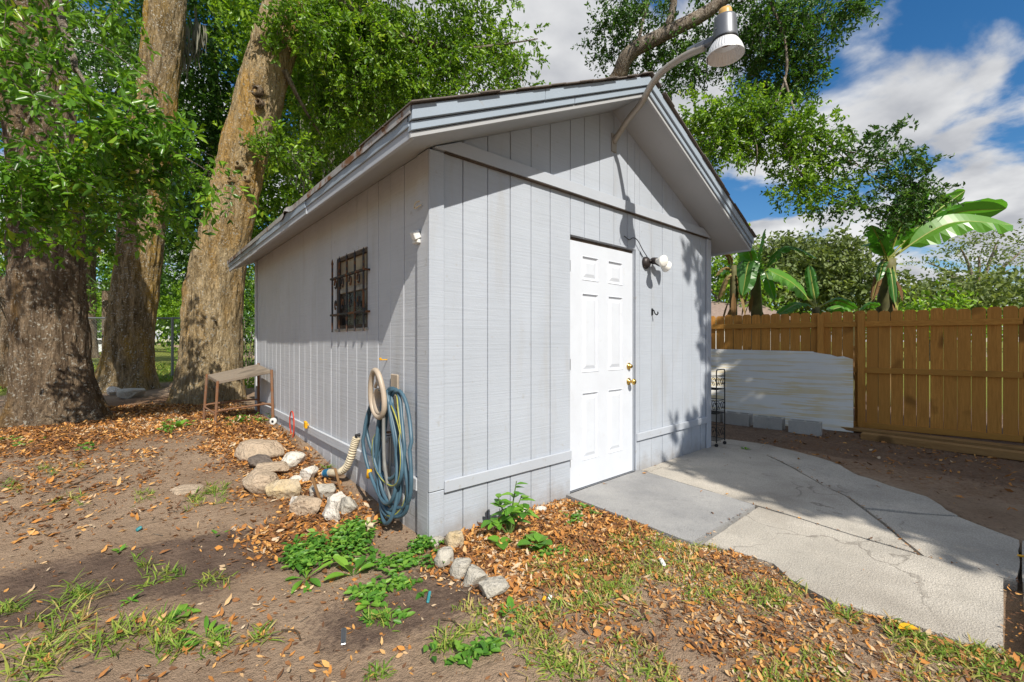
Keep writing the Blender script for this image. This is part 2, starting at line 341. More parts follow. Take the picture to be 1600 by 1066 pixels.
def concrete(name, c, stain, speck=.3, rough=.9):
    m = MT(name, rough, .2); n = m.noise(1.6, 7, .62); v = m.vor(170); v2 = m.noise(120, 3)
    a = m.mix(m.ramp(n, (.38, 0.), (.68, 1.)), c, stain); a = m.mix(m.math('MULTIPLY', m.ramp(v2, (.42, 1.), (.62, 0.)), speck), a, tuple(x * .35 for x in c[:3]) + (1,))
    a = m.mix(m.math('MULTIPLY', m.ramp(m.noise(9, 6, .7), (.55, 0.), (.7, 1.)), .35), a, tuple(x * .55 for x in stain[:3]) + (1,))
    if speck > .25:
        nv = N(m.t, 'ShaderNodeTexVoronoi'); nv.feature = 'DISTANCE_TO_EDGE'; nv.inputs['Scale'].default_value = .75; wv = N(m.t, 'ShaderNodeVectorMath', operation='ADD'); wn = N(m.t, 'ShaderNodeTexNoise'); wn.inputs['Scale'].default_value = 3.; wn.inputs['Detail'].default_value = 6; m.lk(m.tc, wn.inputs['Vector']); sc_ = N(m.t, 'ShaderNodeVectorMath', operation='SCALE'); sc_.inputs['Scale'].default_value = .5; m.lk(wn.outputs['Color'], sc_.inputs[0]); m.lk(m.tc, wv.inputs[0]); m.lk(sc_.outputs[0], wv.inputs[1]); m.lk(wv.outputs[0], nv.inputs['Vector'])
        a = m.mix(m.math('MULTIPLY', m.ramp(nv.outputs[0], (.002, 1.), (.007, 0.)), m.ramp(m.noise(1.4, 3), (.46, 0.), (.58, .55))), a, (.07, .055, .045, 1))
        a = m.mix(m.math('MULTIPLY', m.ramp(m.noise(.9, 5, .6, loc=(5, 2, 0)), (.48, 0.), (.66, 1.)), .45), a, (.20, .17, .14, 1))
    m.col(a).bump(m.math('ADD', v2, m.math('MULTIPLY', v, .5)), .6, .008); return m.m
M['drive'] = concrete('aged_driveway_concrete', (.565, .52, .455, 1), (.40, .37, .325, 1), .42)
M['pad'] = concrete('grey_painted_pad', (.36, .355, .35, 1), (.25, .25, .255, 1), .2, .8)
M['block'] = concrete('concrete_block', (.52, .51, .48, 1), (.38, .37, .35, 1), .2)
def rock(name, c, c2, scale=6):
    m = MT(name, .9, .2); n = m.noise(scale, 8, .65); n2 = m.noise(scale * 7, 5, .7)
    a = m.mix(m.ramp(n, (.35, 0.), (.65, 1.)), c, c2); a = m.mix(m.math('MULTIPLY', m.ramp(n2, (.5, 0.), (.7, 1.)), .5), a, tuple(x * .4 for x in c2[:3]) + (1,))
    m.col(a).bump(m.math('ADD', m.math('ADD', n, m.math('MULTIPLY', n2, .8)), m.math('MULTIPLY', m.vor(scale * 5), .5)), 1., .03); return m.m
M['rock_tan'] = rock('tan_sandstone', (.58, .45, .33, 1), (.42, .33, .24, 1))
M['rock_white'] = rock('white_limestone', (.80, .76, .70, 1), (.55, .49, .41, 1))
M['rock_grey'] = rock('grey_weathered_stone', (.60, .56, .49, 1), (.40, .37, .31, 1))
M['rock_dark'] = rock('dark_slate_stone', (.13, .11, .10, 1), (.22, .18, .15, 1))
M['rock_ochre'] = rock('ochre_stained_limestone', (.62, .47, .26, 1), (.50, .43, .34, 1))

m = MT('shingle', .95, .1); m.col(m.mix(m.noise(160, 3), (.10, .085, .075, 1), (.19, .165, .15, 1))).bump(m.noise(150, 3), .6, .006); M['shingle'] = m.m

def bark(name, c, dark, moss, lich=.5, mossamt=(.55, .7)):
    m = MT(name, .95, .12); r = m.noise(3.2, 7, .65, sc=(3.2, 3.2, .55), dist=.8); f = m.noise(26, 5, .65, sc=(1.5, 1.5, .5))
    a = m.mix(m.ramp(r, (.36, 0.), (.62, 1.)), dark, c)
    a = m.mix(m.ramp(m.noise(1.3, 5, .6, sc=(1.6, 1.6, .5)), (mossamt[0], 0.), (mossamt[1], .75)), a, moss)
    a = m.mix(m.math('MULTIPLY', m.ramp(f, (.5, 0.), (.75, 1.)), .5), a, tuple(x * .4 for x in dark[:3]) + (1,))
    pn = m.noise(9, 4, .6); sp = m.noise(34, 3, .5, dist=.4)
    lm = m.math('MULTIPLY', m.ramp(sp, (.57, 0.), (.62, 1.)), m.ramp(pn, (.40, 0.), (.56, 1.)))
    a = m.mix(m.math('MULTIPLY', lm, lich), a, (.55, .53, .46, 1))
    g_ = m.noise(9, 6, .7, sc=(2.4, 2.4, .5), dist=1.2); a = m.mix(m.ramp(g_, (.34, .75), (.5, 0.)), a, tuple(x * .45 for x in dark[:3]) + (1,)); m.col(a).bump(m.math('ADD', m.math('ADD', r, m.math('MULTIPLY', f, .5)), g_), 1., .09); return m.m
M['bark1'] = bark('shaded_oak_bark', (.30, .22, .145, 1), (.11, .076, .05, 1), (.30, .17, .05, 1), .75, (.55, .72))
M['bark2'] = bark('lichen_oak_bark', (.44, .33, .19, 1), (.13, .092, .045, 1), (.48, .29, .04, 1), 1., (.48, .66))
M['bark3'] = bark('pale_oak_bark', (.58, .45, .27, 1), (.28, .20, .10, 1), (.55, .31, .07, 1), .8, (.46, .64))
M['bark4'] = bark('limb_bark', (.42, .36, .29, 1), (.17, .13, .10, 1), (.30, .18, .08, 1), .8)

def leafmat(name, stops, rough=.42, trans=.32, tcol=1.6, spec=.4, attr=True):
    m = MT(name, rough, spec); a = m.attr('tint') if attr else m.objrand()
    c = m.ramp(a, *stops); m.col(c)
    tr = N(m.t, 'ShaderNodeBsdfTranslucent'); m.lk(m.mix(1., c, (tcol, tcol, tcol * .45, 1), 'MULTIPLY'), tr.inputs[0])
    mx = N(m.t, 'ShaderNodeMixShader'); mx.inputs[0].default_value = trans
    o = m.t.nodes['Material Output']; m.lk(m.b.outputs[0], mx.inputs[1]); m.lk(tr.outputs[0], mx.inputs[2]); m.lk(mx.outputs[0], o.inputs[0]); return m.m
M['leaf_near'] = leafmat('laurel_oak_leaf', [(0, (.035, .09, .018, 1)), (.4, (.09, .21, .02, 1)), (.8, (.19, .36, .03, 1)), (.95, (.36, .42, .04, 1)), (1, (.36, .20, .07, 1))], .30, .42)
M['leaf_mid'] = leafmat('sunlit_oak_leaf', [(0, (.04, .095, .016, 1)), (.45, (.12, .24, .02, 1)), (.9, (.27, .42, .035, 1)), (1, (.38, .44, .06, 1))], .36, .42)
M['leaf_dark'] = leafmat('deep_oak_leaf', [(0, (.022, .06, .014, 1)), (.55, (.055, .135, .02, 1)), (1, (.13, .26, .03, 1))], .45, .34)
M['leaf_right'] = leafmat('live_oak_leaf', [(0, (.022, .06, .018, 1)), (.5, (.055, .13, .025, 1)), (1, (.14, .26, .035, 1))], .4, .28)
M['leaf_far'] = leafmat('distant_leaf', [(0, (.07, .10, .035, 1)), (.5, (.14, .19, .06, 1)), (1, (.25, .30, .10, 1))], .6, .3)
M['leaf_moss'] = leafmat('spanish_moss', [(0, (.15, .15, .12, 1)), (1, (.28, .27, .21, 1))], .9, .2, 1.)
M['weed'] = leafmat('weed_leaf', [(0, (.07, .20, .025, 1)), (.5, (.12, .29, .03, 1)), (1, (.20, .38, .045, 1))], .45, .3, attr=False)
M['weed_stuff'] = leafmat('weed_cover', [(0, (.05, .15, .02, 1)), (.5, (.10, .25, .03, 1)), (1, (.20, .36, .05, 1))], .45, .3)
M['stem'] = plain('green_stem', (.10, .17, .04, 1), .6, .3, 20, .1)
M['grass'] = leafmat('grass_blade', [(0, (.10, .20, .022, 1)), (.45, (.22, .33, .04, 1)), (.75, (.38, .36, .09, 1)), (1, (.50, .36, .17, 1))], .6, .3, 1.3)
M['litter'] = leafmat('fallen_oak_leaf', [(0, (.13, .065, .035, 1)), (.3, (.29, .13, .05, 1)), (.6, (.50, .215, .05, 1)), (.8, (.60, .33, .11, 1)), (1, (.55, .43, .30, 1))], .75, .12, 1.2, .2)
M['banana'] = leafmat('banana_leaf', [(0, (.045, .15, .022, 1)), (.6, (.08, .24, .03, 1)), (1, (.14, .33, .04, 1))], .32, .4, 1.8, .5, attr=False)
M['banana_stem'] = plain('banana_leaf_stalk', (.30, .33, .07, 1), .5, .4, 9, .1)
M['banana_trunk'] = plain('banana_trunk_sheaths', (.16, .15, .055, 1), .7, .65, 6, .3)
M['banana_dry'] = leafmat('dry_banana_leaf', [(0, (.11, .055, .025, 1)), (.6, (.19, .11, .045, 1)), (1, (.28, .20, .09, 1))], .8, .2, 1.2, .2, attr=False)
M['palm'] = leafmat('palmetto_frond', [(0, (.03, .07, .025, 1)), (1, (.08, .15, .045, 1))], .4, .2, 1.3, attr=False)
# soil: masks dark / litter / green live on the ground mesh
m = MT('garden_soil', .98, .1); big = m.noise(1.7, 7, .62); fine = m.noise(36, 6, .7); grit = m.noise(150, 3, .6)
sand = m.mix(m.ramp(big, (.35, 0.), (.68, 1.)), (.41, .298, .21, 1), (.29, .20, .135, 1)); dk = m.mix(m.ramp(m.noise(7, 6, .65), (.35, 0.), (.65, 1.)), (.12, .083, .065, 1), (.20, .14, .105, 1))
dn = m.math('ADD', m.attr('dark'), m.math('MULTIPLY', m.math('SUBTRACT', fine, .5), .9)); s1 = m.mix(m.ramp(dn, (.3, 0.), (.7, 1.)), sand, dk)
s1 = m.mix(m.math('MULTIPLY', m.ramp(fine, (.5, 0.), (.7, 1.)), .45), s1, (.075, .052, .038, 1)); s1 = m.mix(m.math('MULTIPLY', m.ramp(grit, (.64, 0.), (.72, 1.)), .4), s1, (.50, .42, .34, 1))
ln = m.math('ADD', m.attr('litter'), m.math('MULTIPLY', m.math('SUBTRACT', m.noise(24, 5, .7), .5), 1.1))
s1 = m.mix(m.math('MULTIPLY', m.ramp(ln, (.35, 0.), (.75, 1.)), .7), s1, m.mix(m.noise(40, 4, .7), (.30, .145, .06, 1), (.13, .07, .04, 1)))
gn = m.math('ADD', m.attr('green'), m.math('MULTIPLY', m.math('SUBTRACT', m.noise(5, 6, .7), .5), .7)); s1 = m.mix(m.ramp(gn, (.4, 0.), (.7, .95)), s1, m.mix(m.noise(8, 6, .7), (.12, .18, .03, 1), (.26, .26, .06, 1)))
m.col(s1).bump(m.math('ADD', m.math('ADD', fine, m.math('MULTIPLY', grit, .6)), m.noise(12, 4)), .9, .03); M['soil'] = m.m
m = MT('foam_board', .8, .25); st = m.noise(1, 4, .6, sc=(1.2, 1.2, 30)); pt = m.noise(1.3, 3, .5)
yel = m.math('MULTIPLY', m.ramp(st, (.50, 0.), (.56, 1.)), m.ramp(pt, (.38, .3), (.58, 1.)))
m.col(m.mix(m.math('MULTIPLY', yel, .5), m.mix(m.noise(3, 5), (.74, .73, .69, 1), (.60, .59, .56, 1)), (.62, .43, .07, 1))).bump(m.noise(1, 4, .6, sc=(1, 1, 40)), .3, .006); M['foam'] = m.m
M['house_wall'] = plain('white_house_wall', (.62, .61, .60, 1), .8, .1, 3, .1); M['house_roof'] = plain('far_roof_shingle', (.30, .22, .18, 1), .95, .35, 8, .3)
M['car_paint'] = plain('white_car_paint', (.70, .71, .72, 1), .25, .05, 4, 0, .5); M['tyre'] = plain('tyre_rubber', (.02, .02, .02, 1), .8)
# ------------------------------------------------------------------ ground (one sheet, fine near the camera)
def axis(lo, hi, step, far_):
    a = list(np.arange(lo, hi, step)); s = step; x = hi
    while x < far_: a.append(x); s *= 1.25; x += s
    a.append(far_); s = step; x = lo - step; b = []
    while x > -far_: b.append(x); s *= 1.25; x -= s
    b.append(-far_); return np.array(b[::-1] + a)
gx = axis(-3.6, 8.2, .06, 900); gy = axis(-3.2, 7.6, .06, 900)
X, Y = np.meshgrid(gx, gy, indexing='ij'); Z = gzd(X, Y)
nx, ny = X.shape; idx = np.arange(nx * ny).reshape(nx, ny)
Fc = np.stack([idx[:-1, :-1], idx[1:, :-1], idx[1:, 1:], idx[:-1, 1:]], -1).reshape(-1, 4)
ground = fastmesh('ground', np.stack([X, Y, Z], -1).reshape(-1, 3), Fc, M['soil'], smooth=True); tagit(ground, kind='structure')
def blob2(x, y, cx, cy, rx, ry, ang=0):
    c, s = math.cos(ang), math.sin(ang); a = ((x - cx) * c + (y - cy) * s) / rx; b = (-(x - cx) * s + (y - cy) * c) / ry
    return sstep(1.3, .5, np.hypot(a, b))
def m_dark(x, y):                                         # dark soil: a band across the front left, the yard by the fence
    w = fbm(x * 2.3, y * 2.3, 0, 21) - .5; x = x + w * .5; y = y + w * .5
    d = .85 * np.maximum(blob2(x, y, -1.15, .62, .95, .42, R(-25)), blob2(x, y, -.75, .45, .6, .35, R(-30)))
    d = np.maximum(d, .7 * blob2(x, y, -.35, -.45, .5, .3, R(-20))); d = np.maximum(d, .6 * sstep(3.9, 4.6, x) * sstep(40, 12, x) * sstep(9, 6, y))
    d = np.maximum(d, .75 * blob2(x, y, -1.9, .7, 1.0, .5)); d = np.maximum(d, .55 * blob2(x, y, -1.6, 5.2, 2.2, 1.3)); return d
def m_litter(x, y):
    x = np.asarray(x, float); y = np.asarray(y, float); w = fbm(x * 1.8, y * 1.8, 0, 33) - .5; xx = x + w * .5; yy = y + w * .5
    a = sstep(-1.0, -.45, xx) * sstep(.3, .5, x * -1 + .3) * sstep(.15, .7, yy) * sstep(6, 5, y)                     # along the left wall
    a = np.maximum(a, .95 * sstep(-.25, -.02, xx) * sstep(1.35, 1.15, xx) * sstep(-1.0, -.75, yy) * sstep(.05, -.02, y))  # bed below the front wall
    a = np.maximum(a, .75 * sstep(3.2, 4.4, yy) * sstep(.3, -.2, x) * sstep(-4.5, -3, x) * sstep(10, 8, y))              # under the oaks
    a = np.maximum(a, .30 * sstep(-.9, -1.25, xx) * sstep(1.1, 1.6, yy) * sstep(4, 3.4, y))
    a = np.maximum(a, .28 * sstep(-.35, .1, xx) * sstep(-.6, -.9, yy) * sstep(1.5, 1.1, x) * sstep(-3.4, -2.6, y))        # thin front lawn
    a = np.maximum(a, .13 * sstep(-.1, -.6, xx) * sstep(.5, .1, yy) * sstep(-1.0, -.5, yy)); a = np.maximum(a, .045)
    a = np.maximum(a, .5 * sstep(3.0, 3.9, xx) * sstep(7.5, 6.8, x) * sstep(-4, -2.2, y) * sstep(.2, -.6, y))
    return a
def m_green(x, y):
    far_ = sstep(11.2, 13.0, y - .25 * (x + 1)) * sstep(8.5, 3.0, x); far_ = np.maximum(far_, sstep(8.6, 10, x) * sstep(2, 8, np.abs(y) + x - 8)); return np.maximum(far_, .0)
me = ground.data; xv, yv = X.ravel(), Y.ravel()
for nm, fn in (('dark', m_dark), ('litter', m_litter), ('green', m_green)):
    a = me.attributes.new(nm, 'FLOAT', 'POINT'); a.data.foreach_set('value', fn(xv, yv).astype(np.float32))

# ------------------------------------------------------------------ concrete: door pad and the cracked driveway, slab by slab
def roughen(poly, amp=.02, step=.09, seed=0):
    o = []; n = len(poly)
    for i in range(n):
        a, b = np.array(poly[i], float), np.array(poly[(i + 1) % n], float); L = np.linalg.norm(b - a); k = max(1, int(L / step)); t = (b - a) / L; nn = np.array([-t[1], t[0]])
        for j in range(k):
            p = a + (b - a) * j / k; q = amp * (fbm(p[0] * 6 + seed, p[1] * 6, 0, 5, 3) - .5) * 2; o.append(tuple(p + nn * q))
    return o
def slab(name, poly, mat, parent, top=.012, amp=.018, tilt=(0, 0), seed=0):
    poly = roughen(poly, amp, seed=seed); bm = bmesh.new(); cx = sum(p[0] for p in poly) / len(poly); cy = sum(p[1] for p in poly) / len(poly)
    vs = [bm.verts.new((x, y, float(gz(x, y)) + top + tilt[0] * (x - cx) + tilt[1] * (y - cy))) for x, y in poly]
    f = bm.faces.new(vs)
    if f.normal.z < 0 or True: bm.normal_update()
    r = bmesh.ops.extrude_face_region(bm, geom=[f])
    bmesh.ops.translate(bm, verts=[v for v in r['geom'] if isinstance(v, bmesh.types.BMVert)], vec=(0, 0, -.09))
    bmesh.ops.recalc_face_normals(bm, faces=bm.faces); bmesh.ops.triangulate(bm, faces=[f for f in bm.faces if len(f.verts) > 4])
    me = bpy.data.meshes.new(name); bm.to_mesh(me); bm.free(); me.materials.append(mat); o = bpy.data.objects.new(name, me); adopt(o, parent)
    return o
pad = slab('door_pad', [(1.215, -.006), (1.18, -1.045), (2.115, -1.06), (2.235, -.006)], M['pad'], None, .02, .006); tagit(pad, kind='structure')
drive = bpy.data.objects.new('driveway', None); drive.location = (2.4, -1.4, 0); C.objects.link(drive); tagit(drive, kind='structure')
K = [(2.13, -1.06), (2.10, -1.33), (2.05, -1.66), (2.03, -1.97), (2.02, -2.285)]           # long joint
Q = [(3.75, -.58), (3.46, -.90), (3.03, -1.27), (2.87, -1.46), (2.47, -1.72), (2.03, -1.97)]  # diagonal crack
slab('concrete_slab', [(1.225, -1.10), (1.28, -1.28), (1.29, -1.46), (1.17, -1.57), (1.11, -1.77), (1.17, -1.98), (1.18, -2.18), (1.26, -2.29), (2.01, -2.285), (2.02, -1.97), (2.04, -1.66), (2.09, -1.33), (2.11, -1.085)], M['drive'], drive, .014, .012)
slab('concrete_slab', [(2.13, -1.06), (2.105, -1.33), (2.055, -1.66), (2.04, -1.955), (2.465, -1.705), (2.865, -1.445), (3.025, -1.255), (3.45, -.885), (3.74, -.565), (3.72, -.02), (3.66, -.004), (2.25, -.004)], M['drive'], drive, .016, .008, seed=3)
slab('concrete_slab', [(3.76, -.585), (3.47, -.915), (3.04, -1.285), (2.885, -1.475), (2.69, -1.60), (2.83, -1.83), (3.00, -2.05), (3.36, -1.87), (3.62, -1.37), (4.11, -1.01), (4.38, -.37), (4.32, .05), (3.74, -.01)], M['drive'], drive, .012, .045, seed=5)
slab('concrete_slab', [(2.67, -1.615), (2.47, -1.735), (2.045, -1.985), (2.035, -2.25), (2.06, -2.335), (2.76, -2.335), (2.985, -2.06), (2.815, -1.845)], M['drive'], drive, .008, .012, seed=8)
slab('concrete_slab', [(1.25, -2.355), (1.22, -3.2), (1.1, -4.5), (2.6, -4.5), (2.7, -3.2), (2.76, -2.349), (2.06, -2.349), (2.03, -2.355)], M['drive'], drive, .010, .004, seed=11)
slab('concrete_slab', [(3.66, .01), (4.32, .06), (4.38, 1.2), (4.3, 2.2), (3.66, 2.2)], M['drive'], drive, .006, .01, seed=13)

# ------------------------------------------------------------------ the shed
Wd, Ln, HT, SL = 3.65, 5.04, 2.389, .462
zs = lambda x: HT + SL * min(x, Wd - x)                  # underside of the roof
shed = thing('shed', 'light grey wooden garden shed with gable roof and white door', 'shed', (0, 0, 0))
DX0, DX1, DZ = 1.268, 2.162, 2.062; WY0, WY1, WZ0, WZ1 = .955, 1.64, 1.325, 1.945
# inner wall sheets behind the boards
b = MB()
b.box(.012, DX0, .0115, .07, -.08, 2.3); b.box(DX1, Wd - .012, .0115, .07, -.08, 2.3)
b.prism([(.012, .0115, 2.3), (DX0, .0115, 2.3), (DX0, .0115, DZ), (DX1, .0115, DZ), (DX1, .0115, 2.3), (Wd - .012, .0115, 2.3), (Wd - .012, .0115, zs(.012)), (Wd / 2, .0115, zs(Wd / 2) + .01), (.012, .0115, zs(.012))], (0, .0585, 0))
b.box(.0115, .07, .071, WY0, -.08, HT + .02); b.box(.0115, .07, WY1, Ln - .012, -.08, HT + .02); b.box(.0115, .07, WY0, WY1, -.08, WZ0); b.box(.0115, .07, WY0, WY1, WZ1, HT + .02)
b.box(Wd - .07, Wd - .0, .071, Ln - .012, -.2, HT + .02)
b.prism([(.0115, Ln - .011, -.1), (Wd, Ln - .011, -.1), (Wd, Ln - .011, HT), (Wd / 2, Ln - .011, zs(Wd / 2)), (.0115, Ln - .011, HT)], (0, .011, 0))
b.build('wall', M['siding'], shed)
# front siding boards
edges = [.012] + [.2375 + .2006 * k for k in range(5)] + [DX0] + [.2375 + .2006 * k for k in range(6, 18) if .2375 + .2006 * k < 2.1] + [DX1, 2.2435, 2.4441, 2.6447, 2.8453, 3.0459, 3.2465, 3.4471, Wd - .012]
for i in range(len(edges) - 1):
    x0, x1 = edges[i] + .003, edges[i + 1] - .003
    if x1 - x0 < .03: continue
    z0 = DZ + .004 if (x0 > DX0 - .02 and x1 < DX1 + .02) else -.08; yj = random.uniform(-.0012, .0012)
    tops = [(x0, zs(x0) + .008), (x1, zs(x1) + .008)]
    if x0 < Wd / 2 < x1: tops.insert(1, (Wd / 2, zs(Wd / 2) + .008))
    MB().prism([(x0, yj, z0), (x1, yj, z0)] + [(x, yj, z) for x, z in tops[::-1]], (0, .013 - yj, 0)).build('siding_board', M['siding'], shed, bevel=.003)
# left siding boards
ys = [.02] + [.142 + .2045 * k for k in range(0, 24)] + [Ln - .012]
for i in range(len(ys) - 1):
    y0, y1 = ys[i] + .003, ys[i + 1] - .003
    if y1 - y0 < .03: continue
    xj = random.uniform(-.0012, .0012); b = MB(); cuts = [y0] + [c for c in (WY0 - .004, WY1 + .004) if y0 < c < y1] + [y1]
    for a0, a1 in zip(cuts[:-1], cuts[1:]):
        mid = (a0 + a1) / 2
        for z0, z1 in ([(-.1, WZ0 - .004), (WZ1 + .004, HT + .008)] if WY0 - .004 < mid < WY1 + .004 else [(-.1, HT + .008)]): b.box(xj, .013, a0, a1, z0, z1)
    b.build('siding_board', M['siding_side_lit'], shed, bevel=.003)
def board(name, x0, x1, y0, y1, z0, z1, mat='trim', bev=.004): return MB().box(x0, x1, y0, y1, z0, z1).build(name, M[mat], shed, bevel=bev)
board('corner_board', -.021, .086, -.019, -.0015, .302, HT - .01, 'siding'); board('corner_board', -.020, .086, -.017, -.0015, -.1, .298, 'siding')
board('corner_board', -.019, -.0015, -.0005, .135, -.1, HT - .004, 'siding_side_lit'); board('corner_board', Wd - .085, Wd + .018, -.019, -.0015, -.1, HT - .01)
board('corner_board', -.019, -.0015, Ln - .08, Ln + .012, -.1, HT - .004, 'siding_side_lit'); board('corner_board', Wd + .0005, Wd + .018, .0, .1, -.1, HT - .01)
board('belly_band', .0875, DX0 - .006, -.022, -.0015, .277, .352); board('belly_band', DX1 + .012, Wd - .0865, -.022, -.0015, .285, .357)
board('belly_band', -.024, -.0015, .1365, 2.55, .272, .352, 'siding_side_lit'); board('belly_band', -.023, -.0015, 2.556, Ln - .083, .274, .353, 'siding_side_lit')
hb = MB().prism([(.012, -.034, HT + .002), (Wd - .012, -.034, HT + .002), (Wd - .012, -.034, zs(.012)), (Wd - .20, -.034, HT + .088), (.20, -.034, HT + .088), (.012, -.034, zs(.012))], (0, .0325, 0)).build('gable_band', M['trim'], shed, bevel=.004)
board('shadow_strip', .088, Wd - .088, -.030, -.0015, HT - .007, HT - .001, 'grime_shade_wood', .002)  # dark strip stands in for the shadow line under the gable band
# roof: soffits, fascias, layered rake boards, deck, shingles
OE, OF, OB = .305, .330, .26; ridge = zs(Wd / 2)
roof = MB()
def slope(side, x, dz): return (x, zs(x) + dz) if side == 0 else (Wd - x, zs(x) + dz)
def zline(x): return HT + SL * x                          # left slope only, x may be negative
def slope_slab(b, x0, x1, d0, d1, y0, y1, side):
    q = [(x0, zline(x0) + d0), (x1, zline(x1) + d0), (x1, zline(x1) + d1), (x0, zline(x0) + d1)]
    if side: q = [(Wd - x, z) for x, z in q]
    return b.prism([(x, y0, z) for x, z in q], (0, y1 - y0, 0))
mid = Wd / 2
for s in (0, 1): slope_slab(roof, -OE + .02, mid - .001, .024, .142, -OF + .02, Ln + OB - .02, s)
roof = roof.build('roof', M['soffit'], shed)
for s in (0, 1):
    for k, (a0, a1) in enumerate([(-OF + .022, 1.15), (1.153, 3.5), (3.503, Ln + OB - .02)]):
        slope_slab(MB(), -OE + .021, mid - .0015, .008 + .001 * (k == 1), .0235, a0, a1, s).build('soffit', M['soffit'], roof, bevel=.002)
# eave fascias (left one in three lengths, weathered)
for k, (a0, a1, o) in enumerate([(-OF + .0, 1.42, 0.), (1.425, 3.3, .006), (3.305, Ln + OB, -.003)]):
    z0 = zline(-OE)
    MB().prism([(-OE - .002 - o, a0, z0 - .004), (-OE + .019, a0, z0 - .004), (-OE + .019, a0, z0 + .132), (-OE - .002 - o, a0, z0 + .132)], (0, a1 - a0, 0)).build('fascia_board', M['trim'], roof, bevel=.003)
    MB().box(-OE - .012 - o, -OE - .0025 - o, a0 + .004, a1 - .004, z0 + .052 - o, z0 + .128).build('fascia_strip', M['fascia'], roof, bevel=.003)
MB().prism([(Wd + OE - .019, -OF, zline(-OE) - .004), (Wd + OE + .002, -OF, zline(-OE) - .004), (Wd + OE + .002, -OF, zline(-OE) + .132), (Wd + OE - .019, -OF, zline(-OE) + .132)], (0, Ln + OB + OF, 0)).build('fascia_board', M['trim'], roof)
# rusted drip edge over the left fascia, dented in the middle
pts = []; n = 90
for i in range(n + 1):
    y = -OF - .03 + (Ln + OB + OF + .05) * i / n; d = .006 * (fbm(y * 5, 0, 0, 41) - .5) * 2; dent = .035 * math.exp(-((y - 1.95) / .09) ** 2) - .02 * math.exp(-((y - 2.12) / .06) ** 2)
    pts.append((y, d, dent))
b = MB(); z0 = zline(-OE) + .124
for y, d, dn in pts: b.v += [(-OE - .020 - abs(dn) * .8 + d, y, z0 - .022 + dn * .9 + d * 2), (-OE - .019 - abs(dn) * .5, y, z0 + .022 + dn * .4), (-OE + .09, y, z0 + .050)]
for i in range(n): k = i * 3; b.f += [(k, k + 3, k + 4, k + 1), (k + 1, k + 4, k + 5, k + 2)]
de = b.build('drip_edge', M['rust_edge'], roof); so = de.modifiers.new('s', 'SOLIDIFY'); so.thickness = .003
# rake boards on the front gable, each side in stepped layers
for s in (0, 1):
    L1 = [(-OE - .012, .62), (.623, mid - .0005)] if s == 0 else [(-OE - .012, mid - .0005)]
    for k, (x0, x1) in enumerate(L1): slope_slab(MB(), x0, x1, .080, .152, -OF - .036, -OF - .0005 + .02, s).build('rake_board', M['fascia'], roof, bevel=.003)
    L2 = [(-OE - .008, .92), (.926, mid - .0005)]
    for x0, x1 in L2: slope_slab(MB(), x0, x1, .030, .075, -OF - .020, -OF + .019, s).build('rake_board', M['fascia'], roof, bevel=.003)
    slope_slab(MB(), -OE - .005, mid - .0005, -.004, .026, -OF - .006, -OF + .0185, s).build('rake_board', M['soffit'], roof, bevel=.003)
# shingle tabs along the front rake and the left eave, deck of shingles above
for s in (0, 1):
    slope_slab(MB(), -OE - .01, mid, .1435, .156, -OF - .03, Ln + OB, s).build('roof_felt', M['shingle'], roof)
    proto = None; x = -OE - .03; k = 0
    sh = slope_slab(MB(), 0, .15, 0, .007, 0, .33, s)
    base_o = sh.build('shingle', M['shingle'], None); base = base_o.data; bpy.data.objects.remove(base_o)
    for j in range(14):
        for r_ in range(2):
            o = bpy.data.objects.new('shingle', base); adopt(o, roof)
            xx = -OE - .03 + .14 * j; yy = -OF - .055 + .332 * r_ + random.uniform(-.012, .008)
            o.location = ((xx if s == 0 else -xx), yy, zline(xx) - zline(0) + .1575 + .0035 * (j % 2) + random.uniform(0, .003)); pass
b = MB().prism([(mid - .14, -OF - .06, ridge + .106), (mid, -OF - .06, ridge + .172), (mid + .14, -OF - .06, ridge + .106), (mid + .14, -OF - .06, ridge + .113), (mid, -OF - .06, ridge + .180), (mid - .14, -OF - .06, ridge + .113)], (0, Ln + OB + OF, 0)).build('ridge_cap', M['shingle'], roof)
# ------------------------------------------------------------------ door
dx0, dx1, dz0, dz1, dy = DX0 + .008, DX1 - .008, .012, DZ - .030, .020
xc = [dx0, dx0 + .155, dx0 + .375, dx0 + .505, dx0 + .725, dx1]; zc = [dz0, .225, .79, .955, 1.615, 1.72, 1.925, dz1]
b = MB(); P = lambda i, j: (xc[i], dy, zc[j])
for i in range(5):
    for j in range(7):
        if i in (1, 3) and j in (1, 3, 5): continue
        b.add([P(i, j), P(i + 1, j), P(i + 1, j + 1), P(i, j + 1)], [(0, 1, 2, 3)])
b.add([(dx0, dy, dz0), (dx1, dy, dz0), (dx1, dy, dz1), (dx0, dy, dz1), (dx0, dy + .04, dz0), (dx1, dy + .04, dz0), (dx1, dy + .04, dz1), (dx0, dy + .04, dz1)], [(4, 0, 3, 7), (1, 5, 6, 2), (3, 2, 6, 7), (0, 4, 5, 1), (5, 4, 7, 6)])
door = b.build('door', M['door'], shed)
